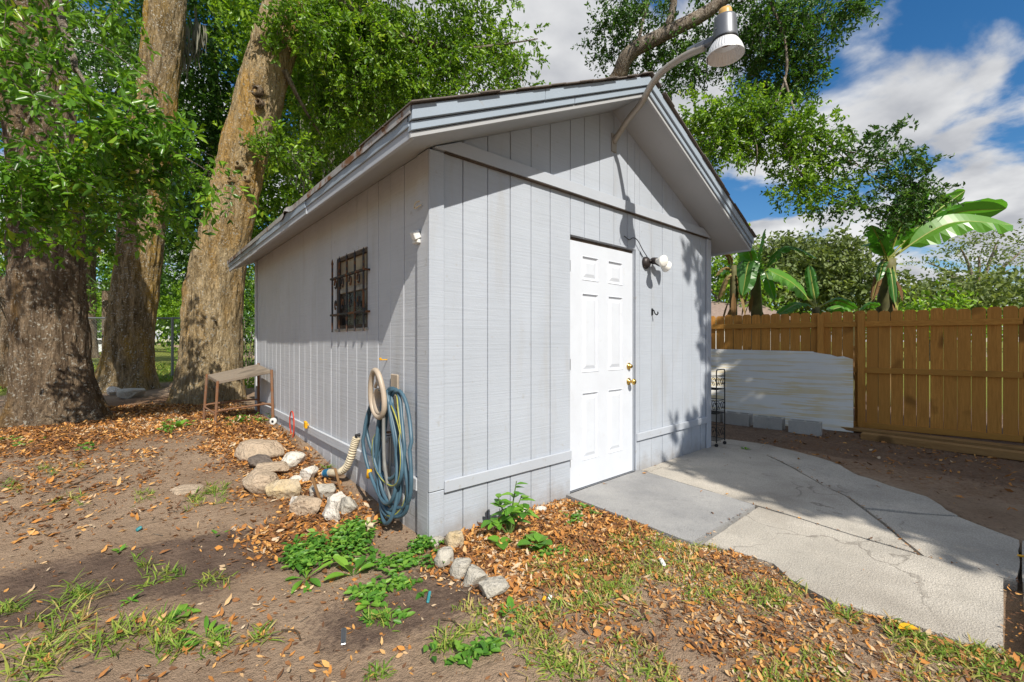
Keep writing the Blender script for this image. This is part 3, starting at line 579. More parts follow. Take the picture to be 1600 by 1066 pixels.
for i in (1, 3):
    for j in (1, 3, 5):
        x0, x1, z0, z1 = xc[i], xc[i + 1], zc[j], zc[j + 1]; b = MB(); lv = []
        for ins, dep in ((0, 0), (.006, -.004), (.014, .004), (.022, .011), (.030, .011), (.058, .002)):
            k = len(b.v); b.v += [(x0 + ins, dy + dep, z0 + ins), (x1 - ins, dy + dep, z0 + ins), (x1 - ins, dy + dep, z1 - ins), (x0 + ins, dy + dep, z1 - ins)]; lv.append(k)
        for a, c in zip(lv[:-1], lv[1:]): b.f += [(a + q, a + (q + 1) % 4, c + (q + 1) % 4, c + q) for q in range(4)]
        b.f.append(tuple(lv[-1] + q for q in range(4))); b.build('door_panel', M['door'], door)
for zk, r in ((.985, .0265), (.845, .027)):
    kn = 'deadbolt' if zk > .9 else 'door_knob'
    pr = [(.0, .0), (.031, .0), (.033, .004), (.028, .010), (.018, .014), (.018, .030), (.0, .032)] if kn == 'deadbolt' else [(0, 0), (.032, 0), (.033, .005), (.02, .012), (.011, .018), (.011, .036), (.022, .043), (.0285, .055), (.026, .066), (.014, .074), (0, .076)]
    k = MB().lathe(pr, (dx1 - .062, dy - .0005, zk), (0, -1, 0), 20).build(kn, M['brass'], door, smooth=True)
    if kn == 'deadbolt': MB().box(dx1 - .075, dx1 - .049, dy - .036, dy - .031, zk - .004, zk + .004).build('keyway', M['brass'], door)
    else: MB().lathe([(0, 0), (.006, 0), (.006, .0015), (0, .0015)], (dx1 - .062, dy - .0765, zk), (0, -1, 0), 10).build('keyhole', M['rubber'], door)
for zz_ in (.25, 1.03, 1.82): MB().tube([(dx0 - .001, dy - .008, zz_ - .045), (dx0 - .001, dy - .008, zz_ + .045)], .006, 8).build('hinge', M['galv'], door)
jb = MB().box(DX0 + .0005, dx0 - .003, .008, .07, -.02, DZ); jb.build('door_jamb', M['trim'], shed); MB().box(dx1 + .003, DX1 - .0005, .008, .07, -.02, DZ).build('door_jamb', M['trim'], shed)
MB().box(dx0 - .002, dx1 + .002, .028, .07, dz1 + .003, DZ - .0005).build('door_head', M['grime_shade_wood'], shed); MB().box(DX0 + .001, DX1 - .001, .004, .09, -.045, .008).build('threshold', M['galv'], shed)  # head coloured dark to stand in for the shadow above the recessed door
board('casing_strip', DX1 + .001, DX1 + .011, -.012, .0, .02, DZ + .01, 'trim', .002)
# ------------------------------------------------------------------ window with its iron grille
win = MB().box(.056, .069, WY0 + .001, WY1 - .001, WZ0 + .001, WZ1 - .001).build('window', M['dark_void'], shed)
fr = MB(); t = .028
fr.box(.004, .05, WY0 + .0005, WY0 + t, WZ0 + .0005, WZ1 - .0005); fr.box(.004, .05, WY1 - t, WY1 - .0005, WZ0 + .0005, WZ1 - .0005)
fr.box(.005, .05, WY0 + t + .0005, WY1 - t - .0005, WZ0 + .0005, WZ0 + t); fr.box(.005, .05, WY0 + t + .0005, WY1 - t - .0005, WZ1 - t, WZ1 - .0005); fr.build('window_frame', M['grime_shade_wood'], win)
zm = 1.655; MB().box(.018, .048, WY0 + t + .001, WY1 - t - .001, zm - .02, zm + .02).build('meeting_rail', M['sash'], win, bevel=.003)
MB().box(.030, .034, WY0 + t + .001, WY1 - t - .001, zm + .021, WZ1 - t - .001).build('pane', M['dirty_pane'], win); MB().box(.040, .044, WY0 + t + .001, WY1 - t - .001, WZ0 + t + .001, zm - .021).build('pane', M['glass'], win)
MB().box(-.012, .03, WY0 - .02, WY1 + .02, WZ0 - .022, WZ0 - .002).build('window_sill', M['sash'], win, bevel=.003)
gxp = -.036
for k in range(5):
    y = WY0 - .012 + (WY1 - WY0 + .012) * k / 4; MB().tube([(gxp, y, WZ0 - .03), (gxp, y, WZ1 - .06), (gxp, y, WZ1 - .045), (gxp, y, WZ1 + (.0 if k else -.005))], [.008, .008, .011, .001], 6).build('grille_bar', M['grille'], win)
for z in (1.445, 1.765): MB().box(gxp - .012, gxp + .012, WY0 - .05, WY1 + .03, z - .008, z + .008).build('grille_rail', M['grille'], win); 
for z in (1.445, 1.765):
    for y in (WY0 - .048, WY1 + .028): MB().tube([(gxp + .010, y, z), (.0, y, z)], .009, 6).build('grille_bracket', M['grille'], win)
for k in range(4):
    yc = WY0 + .08 + (WY1 - WY0) * k / 4
    for z, sg in ((1.70, 1), (1.52, -1)):
        pts = [(gxp - .004, yc + sg * .5 * (.05 - .006 * q / 1.4) * math.cos(q), z + (.055 - .006 * q) * math.sin(q)) for q in np.linspace(0, 5.6, 22)]
        MB().tube(pts, .0065, 5).build('grille_scroll', M['grille'], win)
# ------------------------------------------------------------------ gooseneck lamp on the gable
def bez(pts, n=40):                                        # smooth curve through points (Catmull-Rom)
    p = [np.array(q, float) for q in pts]; p = [2 * p[0] - p[1]] + p + [2 * p[-1] - p[-2]]; o = []
    m = len(p) - 3
    for i in range(m):
        a, b, c, d = p[i:i + 4]
        for t in np.linspace(0, 1, max(2, n // m), endpoint=False): o.append(.5 * (2 * b + (c - a) * t + (2 * a - 5 * b + 4 * c - d) * t * t + (3 * b - a - 3 * c + d) * t ** 3))
    o.append(p[-2]); return o
lx = 1.83
lamp = thing('yard_lamp', 'gooseneck yard lamp with ribbed white reflector high on the gable', 'lamp', (lx, -.02, 2.9))
MB().tube(bez([(1.829, -.004, 2.965), (1.805, -.16, 3.085), (1.778, -.31, 3.160), (1.765, -.365, 3.205), (1.755, -.44, 3.272), (1.75, -.548, 3.324), (1.75, -.705, 3.346), (1.75, -.86, 3.336)], 56), .026, 14).build('arm', M['arm'], lamp, smooth=True)
MB().box(lx - .035, lx + .035, -.014, -.0015, 2.88, 3.04).build('wall_plate', M['arm'], lamp, bevel=.003)
lx, ly, lz = 1.75, -1.0, 3.215
LH = len(lamp.children)
b = MB().lathe([(0, 0), (.088, 0), (.092, .01), (.092, .03), (.086, .10), (.082, .175), (.078, .195), (.05, .205), (0, .207)], (lx, ly, lz + .10), (0, 0, 1), 28); hd = b.build('lamp_head', M['lamp_dark'], lamp, smooth=True)
MB().lathe([(.052, 0), (.050, .035), (.046, .058), (.0, .060)], (lx, ly, lz + .306), (0, 0, 1), 22).build('photocell', M['photocell'], lamp, smooth=True)
MB().lathe([(.094, 0), (.097, .004), (.097, .012), (.094, .016)], (lx, ly, lz + .098), (0, 0, 1), 28).build('clamp_ring', M['rubber'], lamp, smooth=True)
n = 72; vs = []; fs = []
prof = [(.090, .098), (.104, .075), (.119, .045), (.131, .012), (.137, -.012), (.139, -.020), (.136, -.021), (.128, .010), (.114, .044), (.098, .074), (.06, .088), (.03, .090)]
for i, (r, h) in enumerate(prof):
    for k in range(n):
        rr = r * (1 + (.014 if k % 2 else -.010) * (1 if i not in (0, 4, 5, 6, 11) else .2)); q = 2 * math.pi * k / n; vs.append((lx + rr * math.cos(q), ly + rr * math.sin(q), lz + h))
for i in range(len(prof) - 1): fs += [(i * n + k, i * n + (k + 1) % n, (i + 1) * n + (k + 1) % n, (i + 1) * n + k) for k in range(n)]
MB().add(vs, fs).build('reflector', M['reflector'], lamp)
MB().lathe([(.034, 0), (.036, -.012), (.028, -.014), (.026, .0), (0, .004)], (lx, ly, lz + .088), (0, 0, 1), 20).build('lamp_socket', M['rust'], lamp, smooth=True)
MB().obox((lx, -.87, 3.356), (.024, 0, 0), (0, .075, .0), (0, 0, .022)).build('bracket', M['lamp_dark'], lamp, bevel=.006); MB().obox((lx, -.795, 3.376), (.016, 0, 0), (0, .07, .002), (0, 0, .012)).build('conduit', M['galv'], lamp, bevel=.004)
MB().tube(bez([(lx - .05, ly + .10, lz - .0), (lx - .055, ly + .10, lz - .06), (lx - .09, ly + .09, lz - .15), (lx - .10, ly + .09, lz - .17), (lx - .085, ly + .09, lz - .20)], 20), .003, 5).build('wire', M['rubber'], lamp)
for q in range(3): 
    a = q * 2.1 + .6; MB().lathe([(0, 0), (.006, 0), (.006, .004), (0, .005)], (lx + .087 * math.cos(a), ly + .087 * math.sin(a), lz + .19), (math.cos(a), math.sin(a), 0), 8).build('screw', M['galv'], lamp)


for o in lamp.children[LH:]:
    if o.name.split('.')[0] in ('lamp_head', 'photocell', 'clamp_ring', 'reflector', 'lamp_socket', 'screw'): o.data.transform(Matrix.Translation((lx, ly, lz + .02)) @ Matrix.Diagonal((.88, .88, .84, 1)) @ Matrix.Translation((-lx, -ly, -lz - .02)))
# ------------------------------------------------------------------ twin floodlight right of the door
fl = thing('floodlight', 'twin floodlight with dark holder and two white bulbs beside the door', 'floodlight', (2.37, 0, 1.97)); fc = np.array([2.335, -.0015, 1.965])
MB().lathe([(0, 0), (.058, 0), (.058, .012), (.048, .03), (.03, .042), (0, .044)], fc, (0, -1, 0), 22).build('base_plate', M['bronze'], fl, smooth=True)
for dx_, ax in ((.045, (-.20, -.95, -.18)), (.115, (.93, -.28, -.34))):
    a = np.array(ax); a /= np.linalg.norm(a); st = fc + np.array([.0, -.04, .012]); s0 = st + np.array([dx_, -.02, .004])
    MB().tube([st, s0], .012, 8).build('swivel_arm', M['bronze'], fl)
    hl = MB().lathe([(0, -.01), (.030, -.008), (.033, .0), (.033, .05), (.030, .055), (0, .056)], s0 - a * .01, a, 18).build('lamp_holder', M['bronze'], fl, smooth=True)
    MB().lathe([(.024, 0), (.028, .015), (.048, .055), (.056, .075), (.056, .082), (.04, .092), (0, .096)], s0 + a * .045, a, 22).build('bulb', M['bulb'], fl, smooth=True)
MB().tube(bez([(1.98, -.010, 2.165), (2.03, -.03, 2.135), (2.10, -.02, 2.165), (2.16, -.03, 2.15), (2.25, -.03, 2.07), (2.33, -.03, 2.01)], 30), .004, 6).build('wire', M['rubber'], fl); MB().tube([(2.235, -.008, 2.06), (2.30, -.012, 1.99)], .003, 5).build('wire', M['rubber'], fl)
hk = MB().tube(bez([(2.452, -.0, 1.52), (2.452, -.02, 1.515), (2.452, -.03, 1.49), (2.452, -.05, 1.47), (2.452, -.065, 1.485), (2.452, -.06, 1.50)], 20), .006, 8); hk.box(2.44, 2.464, -.006, -.0015, 1.47, 1.535)
tagit(hk.build('wall_hook', M['black'], None), 'small black iron hook on the siding below the twin floodlight', 'hook')
# small things on the left wall
b = MB().box(-.045, -.0195, .085, .15, 1.825, 1.85); b.obox((-.05, .098, 1.872), (.022, .004, .012), (-.004, .018, 0), (-.01, 0, .022))
tagit(b.build('motion_sensor', M['white_plastic'], None, bevel=.004), 'small white plastic sensor on the side wall near the front corner', 'sensor')
tagit(MB().tube(bez([(-.02, .10, 2.09), (-.03, .13, 2.085), (-.035, .14, 2.06), (-.04, .12, 2.045), (-.03, .06, 2.055)], 20), .004, 6).build('wire_hook', M['pvc'], None), 'pale bent wire hook high on the side wall under the eave', 'hook')
b = MB().tube([(-.001, .605, 1.085), (-.05, .60, 1.085)], .004, 7); b.tube([(-.05, .60, 1.085), (-.056, .60, 1.098)], .009, 7); tagit(b.build('wall_peg', M['yellow'], None), 'small orange-yellow peg in the side wall above the hose hanger', 'peg')
b = MB().tube([(-.024, 2.36, .37), (-.055, 2.37, .37)], .012, 7); b.obox((-.055, 2.37, .372), (.012, 0, 0), (0, .028, .004), (0, -.003, .034)); tagit(b.build('yellow_tab', M['yellow'], None, bevel=.006), 'small yellow tab stuck on the low trim band near the bench', 'tab')
w = bez([(-.03, 3.0, .15), (-.04, 3.03, .30), (-.045, 2.97, .42), (-.05, 2.86, .43), (-.05, 2.82, .30), (-.06, 2.86, .15), (-.15, 2.93, .12), (-.3, 3.05, .125), (-.42, 2.9, .12)], 50)
tagit(MB().tube([p + np.array([0, 0, 0]) for p in w], .007, 6).build('red_cord', M['red'], None), 'thin red cord looped against the side wall behind the rocks', 'cord')

# ------------------------------------------------------------------ hose hanger and hose
hy, hz = .47, .86
hg = thing('hose_hanger', 'beige plastic hose hanger fixed to the side wall', 'hose hanger', (0, hy, .7))
MB().box(-.014, -.0015, hy - .055, hy + .055, hz - .10, hz + .13).build('back_plate', M['beige'], hg, bevel=.006)
MB().lathe([(.070, .002), (.076, .10), (.088, .128), (.083, .132), (.069, .10), (.062, .03), (0, .03)], (0, hy, hz - .045), (-1, 0, 0), 26).build('drum', M['beige'], hg, smooth=True)
lo = [(-.135 - .012 * math.sin(q), hy + .105 * math.cos(q) * (1 - .20 * math.sin(q)), hz + .005 + .158 * math.sin(q)) for q in np.linspace(0, 2 * math.pi, 40)]
MB().tube(lo, .018, 10, False).build('rim_loop', M['beige'], hg, smooth=True)
MB().tube([(-.14, hy, hz + .145), (-.13, hy, hz + .09), (-.128, hy + .045, hz + .045)], .011, 8).build('brace', M['beige'], hg); MB().tube([(-.13, hy, hz + .09), (-.128, hy - .045, hz + .045)], .011, 8).build('brace', M['beige'], hg)
hose = thing('garden_hose', 'coiled blue-grey garden hose with yellow stripe hanging on the side wall', 'hose', (-.1, .5, 0))
loops = [(.46, .42, .40, -.015), (.36, .24, .24, -.02), (.33, .26, .03, -.03), (.27, .36, .16, -.035), (.24, .29, .07, -.04), (.19, .34, .27, -.03), (.42, .44, .31, -.06), (.32, .22, .05, -.05)]
pts = []; st = []; nn = 44; m = len(loops)
for i in range(m):
    for k in range(nn):
        t = k / nn; f = i + t; a = loops[i]; c = loops[min(i + 1, m - 1)]; yc, w_, zb, xx = [a[j] * (1 - t) + c[j] * t for j in range(4)]; q = 2 * math.pi * t
        top = hz + .045 - .006 * abs(i - 3); zc_ = (top + zb) / 2; hh = (top - zb) / 2
        wid = w_ * (.80 - .30 * math.cos(q) + .06 * math.sin(2 * q)); cy_ = (yc + .10 * (math.cos(q) + 1) / 2 + (1 - abs(math.sin(q))) * 0) if math.cos(q) > 0 else yc + .08 * (1 + math.cos(q))
        y = cy_ + wid * math.sin(q) * .8; z = zc_ + hh * math.cos(q); x = -.035 + xx - .055 * (1 - math.cos(q)) * .5 + .012 * math.sin(3 * q + i)
        pts.append((x, y, z)); st.append((x - .0085, y - .006 * math.cos(q), z + .006))
MB().tube(pts, .0125, 9).build('hose', M['hose'], hose, smooth=True)
for i0, i1 in ((int(nn * 2.5), nn * 3), (int(nn * 5.1), int(nn * 5.9))): MB().tube(st[i0:i1], .0046, 6).build('hose_stripe', M['hose_stripe'], hose, smooth=True)
g1 = bez([(-.11, .42, .80), (-.12, .40, .60), (-.13, .36, .40), (-.12, .30, .2), (-.11, .30, .09), (-.10, .38, .05), (-.09, .47, .14), (-.08, .52, .35), (-.07, .53, .55), (-.06, .5, .72)], 60)
MB().tube(g1, .0115, 8).build('hose_end', M['hose_grey'], hose, smooth=True); MB().tube(g1[-8:], .017, 10).build('coupling', M['galv'], hose, smooth=True)
MB().tube([(-.13, .60, .33), (-.135, .61, .27)], .018, 10).build('coupling', M['yellow'], hose, smooth=True); MB().tube([(-.075, .30, .10), (-.08, .28, .06)], .018, 10).build('coupling', M['galv'], hose, smooth=True)
tap = thing('wall_tap', 'old metal garden tap behind the coiled hose', 'tap', (0, .5, .5)); MB().tube([(-.0015, .50, .56), (-.05, .50, .56), (-.06, .50, .52)], .014, 10).build('spout', M['galv'], tap); MB().lathe([(0, 0), (.024, 0), (.024, .008), (0, .01)], (-.04, .50, .585), (0, 0, 1), 8).build('handle', M['rust'], tap); MB().tube([(-.025, .50, .56), (-.03, .50, .3), (-.03, .50, -.05)], .012, 8).build('riser_pipe', M['galv'], tap)

# ------------------------------------------------------------------ corrugated pipe with blue end
cp = thing('corrugated_pipe', 'cream corrugated drain pipe with blue end bending from the side wall', 'pipe', (-.05, 1.4, .05))
cv = bez([(-.03, 1.10, .45), (-.045, 1.12, .38), (-.06, 1.15, .28), (-.075, 1.20, .20), (-.10, 1.30, .14), (-.13, 1.42, .12)], 100); rr = [.027 + .004 * math.sin(i * 1.55) if i < 72 else .030 for i in range(len(cv))]
MB().tube(cv, rr, 14).build('pipe', M['cream'], cp, smooth=False); MB().tube([cv[-1], cv[-1] + np.array([-.02, .05, -.012])], .034, 16).build('end_coupling', M['blue'], cp, smooth=False); MB().tube([cv[-1] + np.array([-.0205, .051, -.012]), cv[-1] + np.array([-.024, .060, -.014])], .030, 16).build('end_ring', M['white_plastic'], cp)
MB().tube([(-.0015, 1.10, .47), (-.032, 1.10, .47), (-.032, 1.10, .44)], .013, 8).build('fitting', M['rubber'], cp)
# two wooden stakes and the PVC riser
for (u0, v0, u1, v1, lb) in ((503, 790, 490, 752, 'split wooden stake leaning among the white rocks'), (534, 772, 525, 738, 'short wooden stake standing by the corrugated pipe')):
    p = at(u0, v0); dep = (p - CAM) @ FW; q = far(u1, v1, dep - .02); d = (p - q); d /= np.linalg.norm(d); a = np.cross(d, [0, 0, 1.]); a /= np.linalg.norm(a); c = np.cross(a, d); mid_ = (p + q) / 2; L = np.linalg.norm(p - q) / 2 + .03
    tagit(MB().obox(mid_, a * .014, c * .009, d * L).build('wooden_stake', M['stake'], None, bevel=.002), lb, 'stake')
p = at(576, 833); sp_ = thing('sprinkler_riser', 'small cream plastic riser in the leaves below the hose', 'riser', p)
z0 = p[2] - .02; MB().tube([(p[0], p[1], z0), (p[0], p[1], z0 + .075)], .010, 10).build('riser_pipe', M['pvc'], sp_); MB().tube([(p[0] - .012, p[1] + .014, z0 + .075), (p[0] + .022, p[1] - .030, z0 + .072)], .015, 12).build('tee', M['pvc'], sp_); MB().tube([(p[0] + .022, p[1] - .0303, z0 + .072), (p[0] + .0235, p[1] - .0323, z0 + .0718)], .008, 10).build('bore', M['dark_void'], sp_); MB().tube([(p[0], p[1], z0 + .082), (p[0], p[1], z0 + .118)], .013, 10).build('cap', M['pvc'], sp_)

# ------------------------------------------------------------------ rocks
def make_rock(name, label, cat, u, v, wpx, hpx, mat, seed, depth=.8, sink=.25, flat=0., rot=None, group=None):
    p = at(u, v); dep = (p - CAM) @ FW; w = wpx * dep / F; h = hpx * dep / F
    bm = bmesh.new(); bmesh.ops.create_icosphere(bm, subdivisions=4, radius=1); r_ = random.Random(seed)
    planes = [(Vector((r_.gauss(0, 1), r_.gauss(0, 1), r_.gauss(0, .8))).normalized(), r_.uniform(.50, .80)) for _ in range(13)]
    Vv = np.array([tuple(v_.co) for v_ in bm.verts])
    for nrm, d in planes:
        nrm = np.array(nrm); s_ = Vv @ nrm; Vv = Vv - nrm * (np.maximum(s_ - d, 0) * .97)[:, None]
    Vv *= (1 + .16 * (fbm(Vv[:, 0] * 2.2 + seed, Vv[:, 1] * 2.2, Vv[:, 2] * 2.2, seed) - .5) + .09 * (fbm(Vv[:, 0] * 8, Vv[:, 1] * 8, Vv[:, 2] * 8, seed + 3, 3) - .5))[:, None]
    if flat: Vv[:, 2] = np.minimum(Vv[:, 2], flat + (Vv[:, 2] - flat) * .25)
    z_ = Vv[:, 2]; xr = np.ptp(Vv[:, 0]); Vv = np.stack([Vv[:, 0] / xr * w, Vv[:, 1] / xr * w * depth, (z_ - z_.min()) / np.ptp(z_) * h * 1.12], 1)
    for v_, c in zip(bm.verts, Vv): v_.co = c
    me = bpy.data.meshes.new(name); bm.to_mesh(me); bm.free(); me.polygons.foreach_set('use_smooth', [True] * len(me.polygons)); me.materials.append(M[mat])
    o = bpy.data.objects.new(name, me); C.objects.link(o); o.location = Vector(p) + Vector(FW) * (w * depth * .3) - Vector((0, 0, h * sink)); o.rotation_euler = (0, 0, -YAW + (rot or 0)); tagit(o, label, cat, group); return o
RK = [('big tan flat-topped rock at the back of the pile, nearest the bench', 394, 717, 74, 28, 'rock_tan', .75, .25, .6), ('dark slate rock half under the flat tan rock', 399, 732, 42, 21, 'rock_dark', .7, .2, .5),
      ('long tan rock in the middle of the pile behind the largest boulder', 422, 741, 50, 17, 'rock_tan', .7, .25, .7), ('bright white jagged rock nearest the wall at the back of the pile', 452, 730, 36, 24, 'rock_white', .8, .2, 0),
      ('upright white block-shaped rock close to the corrugated pipe', 480, 754, 28, 25, 'rock_white', .8, .15, 0), ('small low pale rock beside the upright white block', 461, 755, 24, 13, 'rock_white', .8, .3, 0),
      ('largest rounded tan boulder at the left of the pile', 400, 770, 62, 36, 'rock_tan', .75, .2, .75), ('ochre-stained tan boulder right of the largest boulder', 440, 782, 58, 34, 'rock_ochre', .75, .25, .7),
      ('small white chip of rock resting against the low tan rock', 461, 793, 30, 20, 'rock_white', .8, .2, 0), ('long low tan rock at the front of the pile', 472, 808, 48, 30, 'rock_tan', .7, .2, .8),
      ('grey-white rock behind the leaning stake', 499, 782, 46, 26, 'rock_grey', .8, .25, 0), ('broad white rock beside the split stake at the front', 522, 799, 36, 27, 'rock_white', .85, .15, 0),
      ('grey tilted rock at the right end of the pile', 541, 806, 34, 32, 'rock_grey', .85, .2, 0), ('rounded white rock foremost in the pile', 514, 819, 36, 33, 'rock_white', .9, .15, 0)]
for i, (lb, u, v, w, h, mt, dp, sk, fl_) in enumerate(RK): make_rock('rock', lb, 'rock', u, v, w, h, mt, 100 + i * 7, dp, sk, fl_, random.uniform(-.3, .3), 'rock pile beside the shed')
make_rock('rock', 'flat grey stone sunk in the bare soil left of the rock pile', 'rock', 287, 770, 50, 14, 'rock_tan', 301, .8, .7, .3)
make_rock('rock', 'small pinkish pebble on the dark soil in front of the pile', 'rock', 364, 832, 11, 9, 'rock_tan', 302, .9, .2)
make_rock('rock', 'small white pebble by the foremost rock', 'rock', 524, 822, 9, 8, 'rock_white', 303, .9, .2)
make_rock('rock', 'white stone between the leafy plant and the front wall', 'rock', 815, 808, 26, 18, 'rock_white', 304, .8, .2); make_rock('rock', 'small white stone right of the leafy plant by the front wall', 'rock', 846, 801, 20, 10, 'rock_white', 305, .8, .3)
make_rock('rock', 'broken grey stones at the foot of the middle oak', 'rock', 192, 623, 42, 16, 'rock_grey', 306, .8, .2, .5); make_rock('rock', 'pale stone against the root of the left oak', 'rock', 172, 618, 22, 15, 'rock_white', 307, .8, .2)
make_rock('rock', 'pale stone beside the shed foundation at the far corner', 'rock', 405, 632, 13, 20, 'rock_white', 308, .8, .2)
for i, (lb, u, v, w, h, mt) in enumerate([('ochre and white edging stone against the shed corner', 709, 858, 30, 27, 'rock_ochre'), ('low grey edging stone at the foot of the corner board', 681, 855, 24, 13, 'rock_grey'), ('edging stone nearest the shed in the row of four', 695, 889, 32, 30, 'rock_grey'),
        ('second edging stone from the shed in the row', 716, 905, 36, 30, 'rock_grey'), ('third edging stone from the shed in the row', 740, 918, 42, 28, 'rock_grey'), ('outermost wedge-shaped edging stone in the row', 772, 936, 50, 27, 'rock_grey')]):
    make_rock('edging_stone', lb, 'edging stone', u, v, w, h, mt, 400 + i * 11, .75, .2, .55, .25, 'edging stones at the shed corner')

# ------------------------------------------------------------------ rusty bench by the far corner of the shed
T = [np.array(p) for p in ((-.545, 4.43, .690), (-.055, 3.86, .840), (-.60, 4.98, .745), (-.055, 4.62, .89))]   # FL FR BL BR top
be = thing('work_bench', 'rusty tube-frame bench with a weathered plank top against the side wall', 'bench', (-.3, 4.4, .12))
FLt, FRt, BLt, BRt = T
for k in range(3):
    a0, a1 = k / 3 + .008, (k + 1) / 3 - .008; c = [FLt + (BLt - FLt) * a0, FRt + (BRt - FRt) * a0, FRt + (BRt - FRt) * a1, FLt + (BLt - FLt) * a1]; dz = random.uniform(-.004, .003)
    MB().hexa([p + np.array([0, 0, -.035 + dz]) for p in c] + [p + np.array([0, 0, .006 + dz]) for p in c]).build('plank', M['bench_wood'], be, bevel=.005)
feet = []
ctr = sum(T) / 4
for p in T:
    q = p + (p - ctr) * np.array([.14, .10, 0]); q[2] = float(gz(q[0], q[1])) - .02; q[0] = min(q[0], -.045)
    if p is FRt: q[2] += .10
    feet.append(q); e = p + (p - ctr) * .02
    MB().tube([e + np.array([0, 0, .015]), q], .0165, 8).build('leg', M['rust'], be)
q = feet[1]; MB().tube([q + np.array([0, 0, .04]), q + np.array([0, 0, .0])], .020, 8).build('caster_fork', M['rust'], be)
cw = q + np.array([-.0, -.02, -.035]); k = MB().lathe([(0, -.014), (.030, -.014), (.044, -.011), (.044, .011), (.030, .014), (0, .014)], cw, (.75, .65, 0), 20).build('caster_wheel', M['white_plastic'], be, smooth=False); MB().lathe([(0, -.016), (.017, -.016), (.017, .016), (0, .016)], cw, (.75, .65, 0), 12).build('hub', M['rubber'], k)
lv = lambda i, t: T[i] * (1 - t) + feet[i] * t
fl_, fr_, bl_, br_ = lv(0, .72), lv(1, .74), lv(2, .70), lv(3, .70)
for a, c in ((fl_, fr_), (bl_, br_)):
    d = (c - a); up_ = np.array([0, 0, .035]); MB().tube(bez([a, a + d * .07 + up_, a + d * .5 + up_ * 1.1, c - d * .07 + up_, c], 30), .0125, 8).build('stretcher', M['rust'], be)
MB().tube([fl_, bl_], .012, 8).build('stretcher', M['rust'], be); MB().tube([fr_, br_], .012, 8).build('stretcher', M['rust'], be); MB().tube([lv(0, .70) * .8 + fr_ * .2, bl_ * .8 + br_ * .2], .010, 8).build('brace', M['rust'], be)

# ------------------------------------------------------------------ cedar fence, picket by picket
A = np.array([7.326, -.697]); fd = np.array([-.21, .98]); fd /= np.linalg.norm(fd); fn = np.array([fd[1], -fd[0]])           # fn points away from the yard
fence = thing('wooden_fence', 'orange-brown cedar privacy fence with dog-ear pickets across the right', 'fence', (A[0], A[1], -.2))
FB, FT = -.17, 1.69
def fp(s, o, z): q = A + fd * s + fn * o; return (q[0], q[1], z)
s = -4.3; k = 0; pk = {}
while s < 6.2:
    w = random.choice((.136, .140, .139)); gap = random.choice((.004, .006, .009, .013)); top = FT + random.uniform(-.012, .012); c = .028
    sh = MB().prism([fp(s, .02, FB - .03), fp(s + w, .02, FB - .03), fp(s + w, .02, top - c), fp(s + w - c, .02, top), fp(s + c, .02, top), fp(s, .02, top - c)], (fn[0] * .016, fn[1] * .016, 0))
    sh.build('picket', M['fence'], fence); s += w + gap; k += 1
for z in (FB + .07, .76, 1.485):
    for s0, s1 in ((-4.3, -1.72), (-1.70, -.045), (.045, .475), (.565, 2.9), (2.92, 6.2)):
        q = MB().prism([fp(s0, -.020, z - .043), fp(s0, .019, z - .043), fp(s0, .019, z + .043), fp(s0, -.020, z + .043)], (fd[0] * (s1 - s0), fd[1] * (s1 - s0), 0)); q.build('rail', M['fence_rail'], fence, bevel=.003)
for s0 in (0., .52, 2.91, -2.6, 5.3): MB().prism([fp(s0 - .044, -.068, FB - .1), fp(s0 + .044, -.068, FB - .1), fp(s0 + .044, .0185, FB - .1), fp(s0 - .044, .0185, FB - .1)], (0, 0, FT - FB + .06)).build('post', M['fence'], fence, bevel=.004)
# insulation board leaning on the fence, its corner broken
gzf = float(gz(6.9, 0)); b = MB(); s0, s1 = .10, 3.0; zt = 1.05
lean = lambda z: -.10 - .44 * (1 - (z - gzf) / 1.2)
poly = [(s0, gzf), (s1, gzf), (s1, zt + .03), (.95, zt), (.62, zt - .005), (.60, zt - .02), (.38, zt - .055), (.30, zt - .085), (.22, zt - .075), (.10, zt - .12)]
b.prism([fp(s_, lean(z), z) for s_, z in poly], (fn[0] * .05, fn[1] * .05, 0)); tagit(b.build('insulation_board', M['foam'], None), 'dirty white insulation board with yellow streaks leaning on the fence', 'insulation board')
